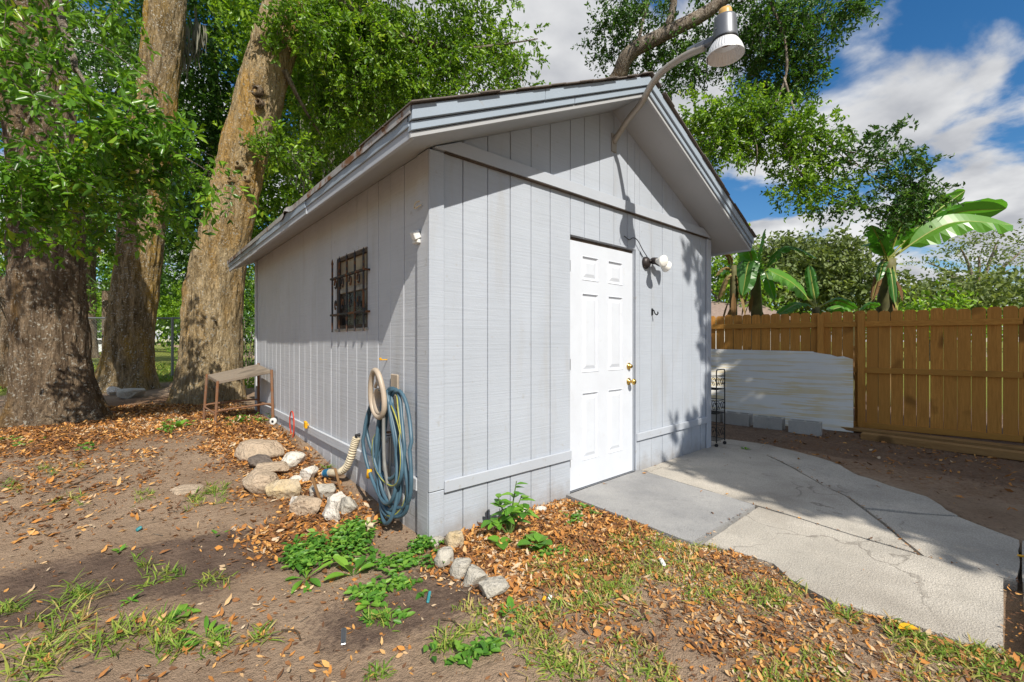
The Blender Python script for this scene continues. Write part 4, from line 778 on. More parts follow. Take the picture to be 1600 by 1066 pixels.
# concrete blocks
fy = fd
def block(c, ang, label):
    o = thing('concrete_block', label, 'concrete block', (c[0], c[1], c[2]), 'grey hollow concrete blocks in a row')
    L, Wb, H, t = .395, .19, .19, .03; ca, sa = math.cos(ang), math.sin(ang); ex = np.array([ca, sa, 0]); ey = np.array([-sa, ca, 0]); c = np.array(c) + np.array([0, 0, H / 2 - .012]); b = MB(); ez = np.array([0, 0, 1.])
    xs = [-L / 2, -L / 2 + t, -t / 2, t / 2, L / 2 - t, L / 2]; yy = [-Wb / 2, -Wb / 2 + t, Wb / 2 - t, Wb / 2]
    P = lambda x, y, z: c + ex * x + ey * y + ez * z
    for zz_, fl2 in ((H / 2, 0), (-H / 2, 1)):
        for i in range(5):
            for j in range(3):
                if i in (1, 3) and j == 1: continue
                q = [P(xs[i], yy[j], zz_), P(xs[i + 1], yy[j], zz_), P(xs[i + 1], yy[j + 1], zz_), P(xs[i], yy[j + 1], zz_)]; b.add(q, [(0, 1, 2, 3) if not fl2 else (3, 2, 1, 0)])
    def wall(x0, y0, x1, y1): b.add([P(x0, y0, -H / 2), P(x1, y1, -H / 2), P(x1, y1, H / 2), P(x0, y0, H / 2)], [(0, 1, 2, 3)])
    wall(xs[0], yy[0], xs[5], yy[0]); wall(xs[5], yy[0], xs[5], yy[3]); wall(xs[5], yy[3], xs[0], yy[3]); wall(xs[0], yy[3], xs[0], yy[0])
    for i in (1, 3): wall(xs[i], yy[2], xs[i + 1], yy[2]); wall(xs[i + 1], yy[1], xs[i], yy[1]); wall(xs[i], yy[1], xs[i], yy[2]); wall(xs[i + 1], yy[2], xs[i + 1], yy[1])
    b.build('block_body', M['block'], o)
ang = math.atan2(-fd[1], -fd[0])
for q, da, lb in (((6.09, -.28), .10, 'concrete block at the right end of the row'), ((6.08, .20), .03, 'second concrete block from the right end of the row'), ((6.12, .68), .0, 'third concrete block from the right end of the row'), ((6.17, 1.15), -.02, 'concrete block at the left end, behind the wire rack')):
    block((q[0], q[1], float(gz(q[0], q[1])) + .0), -math.pi / 2 + .06 + da, lb)
# lumber on the ground along the fence
def plank(name, a, c, w, h, lb, z0):
    a = np.array([*a, 0.]); c = np.array([*c, 0.]); d = (c - a); L = np.linalg.norm(d); d /= L; sd = np.array([-d[1], d[0], 0]); m_ = (a + c) / 2; m_[2] = z0 + h / 2; tagit(MB().obox(m_, d * L / 2, sd * w / 2, np.array([0, 0, h / 2])).build(name, M['lumber'], None, bevel=.003), lb, 'lumber')
plank('lumber_board', (6.86, -.50), (6.95, -4.1), .19, .045, 'long brown board lying on the dirt nearest the fence', float(gz(6.9, -1)) + .02)
plank('lumber_plank', (6.30, -.90), (6.36, -4.1), .14, .088, 'thick pale wooden plank lying on the dirt in front of the board', float(gz(6.3, -1)) - .002)
# black wire plant rack by the shed corner
rk = thing('wire_rack', 'black wire rack with three baskets beside the right corner of the shed', 'rack', (3.9, .0, 0)); rx0, rx1, ry0, ry1 = 3.705, 3.92, -.06, .16; zb = float(gz(3.8, 0)) + .012
for x, y in ((rx0, ry0), (rx1, ry0), (rx1, ry1), (rx0, ry1)):
    MB().tube([(x, y, zb + .05), (x, y, zb + .86)], .007, 8).build('post', M['black'], rk); MB().lathe([(0, -.009), (.02, -.009), (.02, .009), (0, .009)], (x, y, zb + .022), (1, .3, 0), 14).build('caster_wheel', M['black'], rk)
for y in (ry0, ry1): MB().tube(bez([(rx0, y, zb + .86), (rx0 + .01, y, zb + .885), (rx0 + .05, y, zb + .89), (rx1 - .05, y, zb + .89), (rx1 - .01, y, zb + .885), (rx1, y, zb + .86)], 20), .007, 6).build('handle', M['black'], rk)
for z in (.07, .38, .66):
    b = MB()
    for zz_ in (z, z + .15):
        for a, c in (((rx0, ry0), (rx1, ry0)), ((rx1, ry0), (rx1, ry1)), ((rx1, ry1), (rx0, ry1)), ((rx0, ry1), (rx0, ry0))): b.tube([(*a, zb + zz_), (*c, zb + zz_)], .004, 5)
    for k in range(7): x = rx0 + (rx1 - rx0) * k / 6; b.tube([(x, ry0, zb + z), (x, ry1, zb + z)], .0025, 4)
    for a, c in (((rx0, ry0), (rx1, ry0)), ((rx1, ry0), (rx1, ry1)), ((rx1, ry1), (rx0, ry1)), ((rx0, ry1), (rx0, ry0))):
        a, c = np.array(a), np.array(c)
        for k in range(4):
            m_ = a + (c - a) * (k + .5) / 4; d = (c - a) / np.linalg.norm(c - a); sg = 1 if k % 2 else -1
            b.tube([(*(m_ + d * (.026 - .003 * q) * math.cos(q) * sg), zb + z + .075 + (.062 - .008 * q) * math.sin(q)) for q in np.linspace(0, 6.5, 18)], .003, 4)
    b.build('basket', M['black'], rk)
# ------------------------------------------------------------------ trees
def trunk_mesh(path, radii, seed, nside=110, seg=.04, flare=(0, .5), lobes=6, bark_amp=.03):
    c = np.array(bez(path, 60)); rr = np.interp(np.linspace(0, 1, len(c)), np.linspace(0, 1, len(radii)), radii)
    L = np.r_[0, np.cumsum(np.linalg.norm(np.diff(c, axis=0), axis=1))]; m = max(8, int(L[-1] / seg)); s = np.linspace(0, L[-1], m)
    c = np.stack([np.interp(s, L, c[:, i]) for i in range(3)], 1); r = np.interp(s, L, rr); q = np.linspace(0, 2 * math.pi, nside, endpoint=False); ph = seed * 1.7
    q2 = q[None, :]; s2 = s[:, None]; fl = flare[0] * np.exp(-s2 / flare[1])
    lob = .5 + .5 * np.cos(lobes * q2 + ph + .6 * np.sin(2 * q2 + ph)); ra = r[:, None] * (1 + fl * (.35 + .65 * lob))
    cx, cy = np.cos(q2) * r[:, None], np.sin(q2) * r[:, None]
    b = fbm(cx * 13 + ph, cy * 13, s2 * 2.2, seed, 4); b2 = fbm(cx * 2.2 + ph, cy * 2.2, s2 * .8, seed + 9, 3); ra = ra + bark_amp * 2.2 * (np.abs(b - .5) * 2 - .35) + (b2 - .5) * .22 * r[:, None]
    V = np.stack([c[:, 0:1] + np.cos(q2) * ra, c[:, 1:2] + np.sin(q2) * ra, c[:, 2:3] + 0 * ra], -1).reshape(-1, 3)
    idx = np.arange(m * nside).reshape(m, nside); nx_ = np.roll(idx, -1, 1); Fc = np.stack([idx[:-1], nx_[:-1], nx_[1:], idx[1:]], -1).reshape(-1, 4); return V, Fc
class Blob:
    def __init__(s, u, v, dep, ru, rv, rd=None, n=100): s.c = far(u, v, dep); s.rx = ru * dep / F; s.rz = rv * dep / F; s.ry = rd or s.rx; s.n = n
    def pts(s, n, r_, shell=.45):
        d = unit(r_.normal(size=(n, 3))); k = r_.uniform(0, 1, n) ** shell; d = d * k[:, None]
        return s.c + d[:, :1] * RT * s.rx + d[:, 1:2] * FW * s.ry + d[:, 2:] * UP * s.rz, d[:, :1] * RT + d[:, 1:2] * FW + d[:, 2:] * UP
def wblob(c, rx, ry, rz, n): b = Blob(800, 533, 1, 1, 1, 1, n); b.c = np.array(c, float); b.rx, b.ry, b.rz = rx, ry, rz; return b
def foliage(name, blobs, mat, parent, r_, leaf=.08, wid=.42, per=14, twig=.35, gapf=1.6, gap=.40, droop=.25, jit=.03, quad=True, upb=.55, tspread=.5, shell=.45, mult=1.):
    Ps, Ds, Ns, Ls, Ts, tw = [], [], [], [], [], []
    for b in blobs:
        P, o = b.pts(int(b.n * mult), r_, shell); keep = fbm(P[:, 0] * gapf, P[:, 1] * gapf, P[:, 2] * gapf, 17, 2) > gap; P, o = P[keep], o[keep]; n = len(P)
        d = unit(o * .9 + r_.normal(size=(n, 3)) * .7 + np.array([0, 0, -droop])); tl = twig * r_.uniform(.6, 1.3, n); bt = r_.uniform(0, 1, n) ** .9
        for k in range(per):
            s = (k + r_.uniform(0, 1, n)) / per; p = P + d * (tl * s)[:, None] + np.array([0, 0, -1]) * (droop * .5 * tl * s * s)[:, None] + r_.normal(size=(n, 3)) * jit
            Ps.append(p); Ds.append(unit(d * .55 + unit(r_.normal(size=(n, 3))) * .9)); Ns.append(unit(r_.normal(size=(n, 3)) * .8 + np.array([-.1, -.35, upb]) )); Ls.append(leaf * r_.uniform(.65, 1.25, n)); Ts.append(np.clip(bt * (1 - tspread) + r_.uniform(0, 1, n) * tspread, 0, 1))
        tw.append((P, P + d * tl[:, None]))
    L = np.concatenate(Ls); o = leafmesh(name, np.concatenate(Ps), np.concatenate(Ds), np.concatenate(Ns), L, L * wid, M[mat], parent, np.concatenate(Ts), quad=quad); o['kind'] = 'stuff'; return o, tw
def tubes_np(segs, r0, r1, nside=4):                      # many straight twigs at once
    A = np.concatenate([s[0] for s in segs]); B = np.concatenate([s[1] for s in segs]); n = len(A); d = unit(B - A); a = unit(np.cross(d, np.array([.3, .2, .93]))); c = np.cross(d, a); q = np.arange(nside) * 2 * math.pi / nside
    ring = np.cos(q)[None, :, None] * a[:, None] + np.sin(q)[None, :, None] * c[:, None]; V = np.concatenate([A[:, None] + ring * r0, B[:, None] + ring * r1], 1).reshape(-1, 3); k = (np.arange(n) * 2 * nside)[:, None, None]
    i = np.arange(nside); Fc = (k + np.stack([i, (i + 1) % nside, (i + 1) % nside + nside, i + nside], -1)[None]).reshape(-1, 4); return V, Fc
def limbs(name, lst, mat, parent, n=8):                   # each limb its own part
    for pts, r0, r1 in lst:
        c = bez(pts, 36); MB().tube([p + np.array([.03 * (float(noise3(i * .4, j, 0, 5)) - .5) * r0 * 8 for j in range(3)]) for i, p in enumerate(c)], list(np.linspace(r0, r1, len(c))), n).build(name, M[mat], parent, smooth=True)
def inner(blobs, anchor, parent, mat, r_, k=5, r0=.035, name='branches'):   # branching inside the crown
    b = MB()
    for bl in blobs:
        b.tube(bez([anchor, (np.array(anchor) + bl.c) / 2 + r_.normal(size=3) * .15 * bl.rx, bl.c], 14), list(np.linspace(r0 * 1.3, r0 * .7, len(bez([anchor, anchor, bl.c], 14)))) if False else r0 * .9, 5)
        P, o = bl.pts(k, r_, .3)
        for p in P: b.tube(bez([bl.c + r_.normal(size=3) * .1, (bl.c + p) / 2 + r_.normal(size=3) * .15 * bl.rx, p], 10), r0 * .4, 4)
    return b.build(name, M[mat], parent, smooth=True)
def tree(name, label, path, radii, bark_, seed, flare=(.55, .45), lobes=6, cat='tree', group=None, nside=120, seg=.04):
    t = thing(name, label, cat, path[0], group); V, Fc = trunk_mesh(path, radii, seed, nside, seg, flare, lobes); fastmesh('trunk', V, Fc, M[bark_], t, smooth=True); return t
r1 = np.random.default_rng(11)
# left oak
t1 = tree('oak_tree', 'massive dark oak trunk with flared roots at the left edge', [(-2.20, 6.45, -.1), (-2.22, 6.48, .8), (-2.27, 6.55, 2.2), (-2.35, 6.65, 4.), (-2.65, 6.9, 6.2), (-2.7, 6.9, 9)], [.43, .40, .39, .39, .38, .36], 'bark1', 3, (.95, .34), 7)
nb = [Blob(70, 90, 4.6, 120, 70, .7, 62), Blob(30, 190, 4.0, 90, 70, .6, 60), Blob(110, 190, 4.2, 110, 70, .6, 80), Blob(200, 210, 4.4, 80, 45, .6, 44), Blob(275, 250, 4.8, 55, 45, .5, 30), Blob(60, 270, 4.2, 80, 36, .5, 32), Blob(160, 275, 4.6, 75, 30, .5, 24), Blob(200, 335, 5.2, 65, 26, .5, 15), Blob(345, 300, 5.0, 28, 40, .3, 12), Blob(120, 340, 5.0, 60, 28, .5, 16), Blob(30, 330, 4.4, 50, 40, .4, 22),
      Blob(-90, 60, 4.4, 120, 110, .8, 60), Blob(90, 0, 5.2, 110, 60, .9, 44), Blob(250, 330, 5.4, 50, 30, .4, 12), Blob(360, 345, 5.1, 14, 18, .2, 5)]
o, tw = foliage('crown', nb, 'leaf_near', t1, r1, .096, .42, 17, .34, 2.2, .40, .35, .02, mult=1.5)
V, Fc = tubes_np(tw, .004, .0016); tagit(fastmesh('twigs', V, Fc, M['bark4'], t1), kind='stuff')
limbs('limb', [([(-2.6, 6.8, 4.6), tuple(far(60, -60, 6.0)), tuple(far(100, 40, 5.0)), tuple(far(118, 110, 4.5))], .07, .026), ([tuple(far(118, 105, 4.5)), tuple(far(150, 150, 4.4)), tuple(far(210, 200, 4.4)), tuple(far(330, 270, 4.9))], .018, .006), ([tuple(far(112, 60, 4.8)), tuple(far(60, 150, 4.3)), tuple(far(20, 250, 4.2))], .016, .005),
      ([tuple(far(120, 60, 4.8)), tuple(far(165, 75, 4.6)), tuple(far(240, 130, 4.6))], .008, .003), ([tuple(far(90, 160, 4.3)), tuple(far(120, 260, 4.5)), tuple(far(190, 340, 5.1))], .012, .004), ([(-2.6, 6.8, 5.2), tuple(far(-80, -20, 5.4)), tuple(far(-60, 80, 4.5))], .05, .015)], 'bark4', t1)
ub = [wblob((-4.3, 3.0, 6.6), 1.5, 1.6, 1.0, 240), wblob((-5.2, 5.0, 7.4), 1.8, 2, 1.2, 240)]
foliage('upper_crown', ub, 'leaf_near', t1, r1, .12, .45, 16, .45, 1.2, .36, quad=False)
limbs('limb', [([(-2.65, 6.9, 6.4), (-3.6, 4.8, 6.8), (-4.3, 3.0, 6.6)], .12, .03), ([(-2.65, 6.9, 6.6), (-5.2, 5.4, 7.3)], .1, .03)], 'bark4', t1)
# middle oak
t2 = tree('oak_tree', 'straight lichen-spotted oak trunk in the middle behind the left oak', [(-1.55, 10.75, -.1), (-1.45, 10.72, 1.2), (-1.30, 10.65, 3.), (-1.10, 10.5, 5.5), (-.85, 10.3, 8.5), (-.7, 10.2, 12)], [.50, .44, .42, .40, .38, .36], 'bark2', 8, (.8, .36), 6)
# leaning oak
q0 = far(328, 600, 8.15); q0[2] = -.1
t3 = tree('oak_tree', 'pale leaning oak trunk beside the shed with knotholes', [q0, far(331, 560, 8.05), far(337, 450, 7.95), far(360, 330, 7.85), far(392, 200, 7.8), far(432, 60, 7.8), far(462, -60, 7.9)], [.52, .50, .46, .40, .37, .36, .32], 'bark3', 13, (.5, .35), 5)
for u, v, r_, dd in ((400, 141, .085, .0), (360, 281, .05, 0), (384, 279, .05, 0), (372, 257, .055, 0), (404, 160, .06, 0)):
    p = far(u, v, 7.47); MB().lathe([(r_ * 1.25, -.06), (r_ * 1.1, .01), (r_ * .8, .035), (r_ * .55, .025), (r_ * .45, -.03), (0, -.05)], p, -FW * .9 + RT * (-.1), 14).build('knothole', M['bark1'] if v < 170 else M['bark3'], t3, smooth=True)
mb3 = [Blob(455, 30, 7.2, 44, 36, .5, 60), Blob(520, 30, 8.7, 70, 70, 1.0, 190), Blob(505, 150, 8.8, 40, 55, .8, 80), Blob(438, 238, 7.5, 26, 26, .3, 26), Blob(560, 90, 9, 80, 80, 1.4, 230), Blob(640, 60, 9.5, 90, 80, 1.4, 260), Blob(620, 140, 9.5, 70, 40, 1.0, 120), Blob(700, 120, 10, 60, 60, 1.2, 150), Blob(730, 40, 10, 70, 55, 1.2, 160), Blob(520, 200, 10, 60, 60, 1.2, 130), Blob(800, 60, 10, 45, 32, .7, 54), Blob(820, 105, 10, 30, 30, .5, 24), Blob(770, 125, 10, 50, 35, .8, 60), Blob(570, -60, 9, 200, 60, 1.5, 200), Blob(780, 8, 10, 30, 25, .8, 24)]
o, tw = foliage('crown', mb3, 'leaf_mid', t3, r1, .105, .45, 17, .42, 1.3, .36, .25, .03, mult=1.5)
V, Fc = tubes_np(tw, .005, .002); tagit(fastmesh('twigs', V, Fc, M['bark4'], t3), kind='stuff')
an = far(462, -60, 7.9); limbs('limb', [([tuple(an), tuple(far(560, 20, 8.5)), tuple(far(640, 60, 9.3)), tuple(far(735, 75, 9.8)), tuple(far(840, 60, 10))], .12, .012), ([tuple(far(700, 75, 9.7)), tuple(far(735, 120, 9.9)), tuple(far(745, 170, 10))], .02, .006), ([tuple(far(760, 72, 9.9)), tuple(far(800, 100, 10)), tuple(far(822, 140, 10))], .018, .005), ([tuple(far(620, 55, 9.2)), tuple(far(570, 150, 9.6)), tuple(far(540, 230, 10))], .05, .012), ([tuple(far(445, 110, 7.7)), tuple(far(470, 160, 8.1)), tuple(far(500, 210, 8.6))], .05, .012)], 'bark4', t3)
# darker oaks behind, left
def back_oak(label, base, h, rad, blobs, seed, mat='leaf_dark', bk='bark1', leaf=.17, per=12, twig=.6):
    r_ = np.random.default_rng(seed); b0 = np.array(base, float); t = tree('oak_tree', label, [b0, b0 + [.05, 0, h * .3], b0 + [.15, .1, h * .65], b0 + [.2, .2, h]], [rad * 1.15, rad, rad * .85, rad * .5], bk, seed, (.4, .5), 6, nside=28, seg=.15)
    foliage('crown', blobs, mat, t, r_, leaf, .5, per, twig, .7, .28, .25, .08, quad=False, mult=2.3)
    for bl in blobs[:5]:
        limbs('limb', [([tuple(b0 + [.15, .1, h * .6]), tuple((b0 + [.15, .1, h * .75] + bl.c) / 2), tuple(bl.c)], rad * .3, .03)], 'bark4', t, 6)
    return t
back_oak('dark oak behind the chain-link fence between the left and middle trunks', far(130, 560, 20), 11, .4, [Blob(60, 40, 17, 140, 90, 3, 240), Blob(190, 120, 17, 90, 110, 3, 240), Blob(180, 260, 18, 80, 80, 3, 180), Blob(60, 240, 18, 120, 90, 3, 180), Blob(170, 365, 20, 90, 60, 3, 150), Blob(20, 390, 19, 60, 60, 3, 90)], 31)
back_oak('dark oak filling the gap between the middle and leaning trunks', far(330, 555, 18), 11, .4, [Blob(330, 60, 14, 90, 110, 3, 300), Blob(320, 210, 15, 70, 90, 2.5, 230), Blob(300, 340, 17, 70, 70, 3, 200), Blob(380, 300, 16, 70, 110, 3, 240), Blob(340, -40, 13, 120, 60, 3, 150), Blob(300, 430, 19, 70, 40, 3, 90)], 37)
back_oak('moss-hung oak just behind the shed roof', far(500, 550, 17), 10, .45, [Blob(490, 150, 14, 100, 110, 3, 330), Blob(470, 270, 15, 80, 80, 3, 220), Blob(590, 190, 15, 80, 60, 3, 170), Blob(440, 380, 16, 60, 60, 3, 120), Blob(540, 80, 13, 110, 70, 3, 160), Blob(440, 60, 13, 70, 90, 3, 160)], 43, 'leaf_mid')
mo = thing('spanish_moss', 'grey strands of hanging moss in the oak behind the leaning trunk', 'moss', far(510, 200, 12))
P = np.concatenate([far(u, v, d) + r1.normal(size=(70, 3)) * [.16, .16, .28] for u, v, d in ((495, 190, 11.5), (520, 230, 12), (560, 205, 12), (475, 240, 11), (530, 150, 11.5), (300, 40, 11), (285, 60, 11), (590, 170, 12))]); n = len(P)
leafmesh('strands', P, np.tile([0, 0, -1.], (n, 1)) + r1.normal(size=(n, 3)) * .12, r1.normal(size=(n, 3)) + FW, r1.uniform(.3, .8, n), .03, M['leaf_moss'], mo, r1.uniform(0, 1, n), curl=.1)['kind'] = 'stuff'
# oak behind the shed whose limb reaches over the yard
t4 = tree('oak_tree', 'live oak behind the shed reaching a bare pale limb over the roof', [(4.6, 9.2, -.1), (4.7, 9.1, 2), (5., 8.6, 4.5), (5.6, 7., 6.2)], [.5, .42, .38, .26], 'bark4', 19, (.4, .4), 6, nside=40, seg=.1)
r4 = np.random.default_rng(23); dl = 9.4
limbs('limb', [([(5.6, 7., 6.2), tuple(far(935, 150, 10.4)), tuple(far(985, 85, 9.8)), tuple(far(1040, 52, 9.6)), tuple(far(1110, 15, 9.4)), tuple(far(1180, -40, 9.2))], .20, .12), ([tuple(far(1040, 50, 9.6)), tuple(far(1052, 10, 9.5)), tuple(far(1050, -60, 9.4))], .09, .06), ([tuple(far(995, 75, 9.7)), tuple(far(1005, 30, 9.7)), tuple(far(1020, -30, 9.6))], .04, .03),
      ([tuple(far(1190, -30, 9.6)), tuple(far(1225, 60, 9.3)), tuple(far(1225, 130, 9.0)), tuple(far(1180, 195, 8.8)), tuple(far(1105, 235, 8.8))], .035, .012), ([tuple(far(1225, 122, 9.0)), tuple(far(1250, 190, 8.7)), tuple(far(1300, 230, 8.5)), tuple(far(1380, 250, 8.4)), tuple(far(1440, 300, 8.4))], .024, .008), ([tuple(far(1225, 225, 8.6)), tuple(far(1250, 270, 8.5)), tuple(far(1290, 300, 8.5)), tuple(far(1365, 330, 8.4))], .028, .006), ([tuple(far(1175, 205, 8.7)), tuple(far(1183, 235, 8.6)), tuple(far(1179, 275, 8.6))], .018, .006), ([tuple(far(1320, 240, 8.5)), tuple(far(1380, 290, 8.4)), tuple(far(1430, 330, 8.4))], .014, .004), ([tuple(far(1300, 232, 8.5)), tuple(far(1345, 262, 8.4)), tuple(far(1400, 268, 8.4))], .010, .004)], 'bark4', t4)
cb_ = [Blob(950, 50, 10.4, 32, 55, .7, 60), Blob(985, 20, 10, 50, 40, .8, 62), Blob(1055, 95, 10.2, 50, 50, .8, 80), Blob(1000, 95, 10.3, 36, 30, .6, 30), Blob(1100, 60, 10.4, 60, 60, .8, 100), Blob(1180, 40, 10, 60, 60, 1.0, 130), Blob(1220, 80, 10, 60, 70, 1.0, 150), Blob(1260, 30, 9.6, 60, 50, .9, 100), Blob(1190, 140, 10, 60, 40, .8, 84), Blob(1340, 10, 9.4, 34, 26, .6, 34), Blob(1120, -50, 9.6, 220, 50, 1.5, 150), Blob(1250, 125, 10, 34, 30, .6, 40)]
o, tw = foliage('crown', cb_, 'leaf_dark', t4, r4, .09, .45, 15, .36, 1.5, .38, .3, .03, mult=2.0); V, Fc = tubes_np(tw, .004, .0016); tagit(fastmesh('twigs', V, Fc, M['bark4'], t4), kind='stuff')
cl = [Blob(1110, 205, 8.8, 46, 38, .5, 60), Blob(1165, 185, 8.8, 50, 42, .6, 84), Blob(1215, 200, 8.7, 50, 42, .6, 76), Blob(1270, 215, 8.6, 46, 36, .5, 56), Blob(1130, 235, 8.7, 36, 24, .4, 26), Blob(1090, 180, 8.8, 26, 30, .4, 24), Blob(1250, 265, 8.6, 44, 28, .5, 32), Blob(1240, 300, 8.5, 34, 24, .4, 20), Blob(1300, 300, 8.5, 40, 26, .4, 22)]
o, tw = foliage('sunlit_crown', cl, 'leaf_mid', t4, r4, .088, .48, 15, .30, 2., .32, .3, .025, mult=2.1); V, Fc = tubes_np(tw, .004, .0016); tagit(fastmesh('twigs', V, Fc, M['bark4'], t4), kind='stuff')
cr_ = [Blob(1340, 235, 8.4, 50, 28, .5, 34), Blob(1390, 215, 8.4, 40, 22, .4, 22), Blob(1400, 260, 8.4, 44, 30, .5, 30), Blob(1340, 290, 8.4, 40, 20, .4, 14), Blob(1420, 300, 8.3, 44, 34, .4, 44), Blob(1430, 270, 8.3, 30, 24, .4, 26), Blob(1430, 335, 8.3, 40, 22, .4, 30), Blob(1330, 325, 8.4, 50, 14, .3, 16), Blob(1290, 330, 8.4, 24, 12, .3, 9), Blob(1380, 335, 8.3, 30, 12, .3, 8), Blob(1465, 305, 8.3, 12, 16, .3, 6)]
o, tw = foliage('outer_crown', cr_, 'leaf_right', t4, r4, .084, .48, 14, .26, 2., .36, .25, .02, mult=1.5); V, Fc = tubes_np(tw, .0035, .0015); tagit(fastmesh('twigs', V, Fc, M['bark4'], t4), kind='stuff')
# oak behind the camera: its shade lies on the drive and the fence
t5 = tree('oak_tree', 'oak out of view behind the camera that shades the drive', [(6.5, -9.5, -.2), (6.4, -9.3, 2.), (6.0, -8.8, 4.2)], [.5, .42, .3], 'bark4', 29, (.4, .4), 6, nside=20, seg=.3)
def shade(x, y, h, rx, ry, rz, n): return wblob((x - .27 * h, y - .98 * h, h), rx, ry, rz, n)
sb = [shade(3.4, -2.2, 5.2, .95, 1.1, .5, 170), shade(3.3, -1.2, 5.8, .8, .9, .5, 130), shade(5.0, -1.8, 6.2, 1.4, 1.2, .7, 230), shade(5.4, .2, 6.5, 1.5, 1.2, .7, 220), shade(7.6, -.6, 7., 1.4, 1.6, 1., 260), shade(8.2, 1.4, 6.8, 1.6, 1.4, .9, 200), shade(7.2, -2.8, 6., 1.4, 1.3, .8, 210), shade(4.35, .6, 6.0, .45, .8, .5, 46), shade(2.75, -3.3, 5.0, .9, .9, .5, 110), shade(4.9, 1.9, 7., 1.1, .9, .5, 90), shade(3.2, -.55, 5.6, .5, .5, .3, 40)]
foliage('crown', sb, 'leaf_near', t5, r4, .19, .6, 16, .45, 1.2, .15, quad=False, mult=2.6)
limbs('limb', [([(6.0, -8.8, 4.1), tuple((np.array([6., -8.8, 4.6]) + b.c) / 2 + np.array([0, 0, .3])), tuple(b.c)], .12, .02) for b in sb], 'bark4', t5, 6)

# ------------------------------------------------------------------ far trees beyond the fence
def far_tree(label, u, dep, blobs, seed, h, mat='leaf_far', leaf=.34, rad=.3, per=9, lim=True, mul=2.):
    r_ = np.random.default_rng(seed); b0 = far(u, 533, dep); b0[2] = -.2; t = thing('broadleaf_tree', label, 'tree', b0, 'far trees beyond the fence'); V, Fc = trunk_mesh([b0, b0 + [.1, 0, h * .5], b0 + [0, .1, h]], [rad, rad * .85, rad * .5], seed, 16, .3, (.3, .5)); fastmesh('trunk', V, Fc, M['bark4'], t, smooth=True)
    foliage('crown', blobs, mat, t, r_, leaf, .55, per, .8, .35, .30, .15, .2, quad=False, tspread=.35, mult=mul)
    if lim: limbs('limb', [([tuple(b0 + [0, 0, h * .8]), tuple((b0 + [0, 0, h] + b.c) / 2), tuple(b.c)], rad * .5, .04) for b in blobs], 'bark4', t, 5)
far_tree('round-crowned tree behind the banana plants, left', 1235, 30, [Blob(1230, 430, 30, 60, 50, 3, 170), Blob(1215, 395, 30, 34, 26, 2, 60), Blob(1255, 400, 30, 30, 24, 2, 50), Blob(1180, 450, 30, 50, 40, 3, 90)], 51, 4)
far_tree('round-crowned tree behind the banana plants, nearer the tall banana', 1310, 29, [Blob(1310, 430, 29, 50, 50, 3, 160), Blob(1297, 393, 29, 26, 20, 2, 46), Blob(1340, 450, 29, 40, 40, 3, 90), Blob(1275, 460, 29, 40, 30, 3, 70)], 52, 4)
far_tree('tall spreading tree with bare pale limbs at the right edge', 1530, 34,  [Blob(1500, 385, 34, 34, 10, 2, 34), Blob(1560, 375, 34, 36, 12, 2, 36), Blob(1450, 410, 34, 30, 12, 2, 34), Blob(1530, 400, 34, 30, 16, 2, 30), Blob(1580, 420, 34, 30, 16, 2, 34), Blob(1475, 430, 34, 40, 12, 2, 36), Blob(1600, 390, 34, 24, 14, 2, 24), Blob(1545, 440, 34, 40, 22, 2, 50)], 53, 5.5, 'leaf_far', .26, .4, mul=.8)
far_tree('grey-green tree low behind the fence under the spreading tree', 1460, 27, [Blob(1440, 465, 27, 50, 24, 3, 90), Blob(1500, 460, 27, 40, 24, 3, 70), Blob(1570, 462, 27, 50, 26, 3, 90), Blob(1420, 478, 25, 30, 18, 2, 40)], 54, 2.4)
far_tree('bright green shrub just over the fence beside the tall banana', 1420, 16, [Blob(1418, 486, 16, 26, 18, 1.2, 60), Blob(1475, 492, 17, 26, 12, 1.2, 40)], 55, 1.2, 'leaf_mid', .2, .08, lim=False)
far_tree('tree seen between the shed corner and the dead banana stalk', 1140, 26, [Blob(1135, 430, 26, 44, 50, 3, 120), Blob(1150, 480, 26, 50, 24, 3, 60), Blob(1100, 440, 26, 50, 50, 3, 70)], 56, 3, 'leaf_mid', .28)
for i, (u, d) in enumerate(((-150, 40), (20, 45), (170, 42), (300, 46), (430, 44), (560, 42), (1760, 44), (1900, 36))):
    lb = ['pale tree line far behind the left oak', 'far tree left of the middle trunk', 'far tree behind the parked car', 'far tree between the middle and leaning trunks', 'far tree right of the leaning trunk', 'far tree hidden behind the shed', 'far tree at the right edge', 'tree beyond the right frame edge'][i]
    far_tree(lb, u, d, [Blob(u, 420, d, 90, 90, 4, 150), Blob(u + 60, 470, d, 70, 50, 4, 90), Blob(u - 50, 480, d, 70, 40, 4, 70)], 60 + i, 4, 'leaf_mid' if i < 6 else 'leaf_far', .42, .35, lim=False)
# the wood that closes the view far off reads as one mass
fwb = []
for k, u in enumerate(range(-260, 700, 60)): fwb.append(Blob(u, 500 - (k % 3) * 8, 58 + (k % 4) * 3, 60, 44, 4, 90))
for k, u in enumerate(range(1080, 1780, 60)): fwb.append(Blob(u, 505 - (k % 3) * 5, 62 + (k % 4) * 3, 60, 26, 4, 70))
fwo, _ = foliage('far_woods', fwb, 'leaf_mid', None, r1, .8, .6, 8, 1.6, .15, .2, .1, .4, quad=False, tspread=.4); tagit(fwo, 'dense green wood closing the view far behind the yard', 'woods')
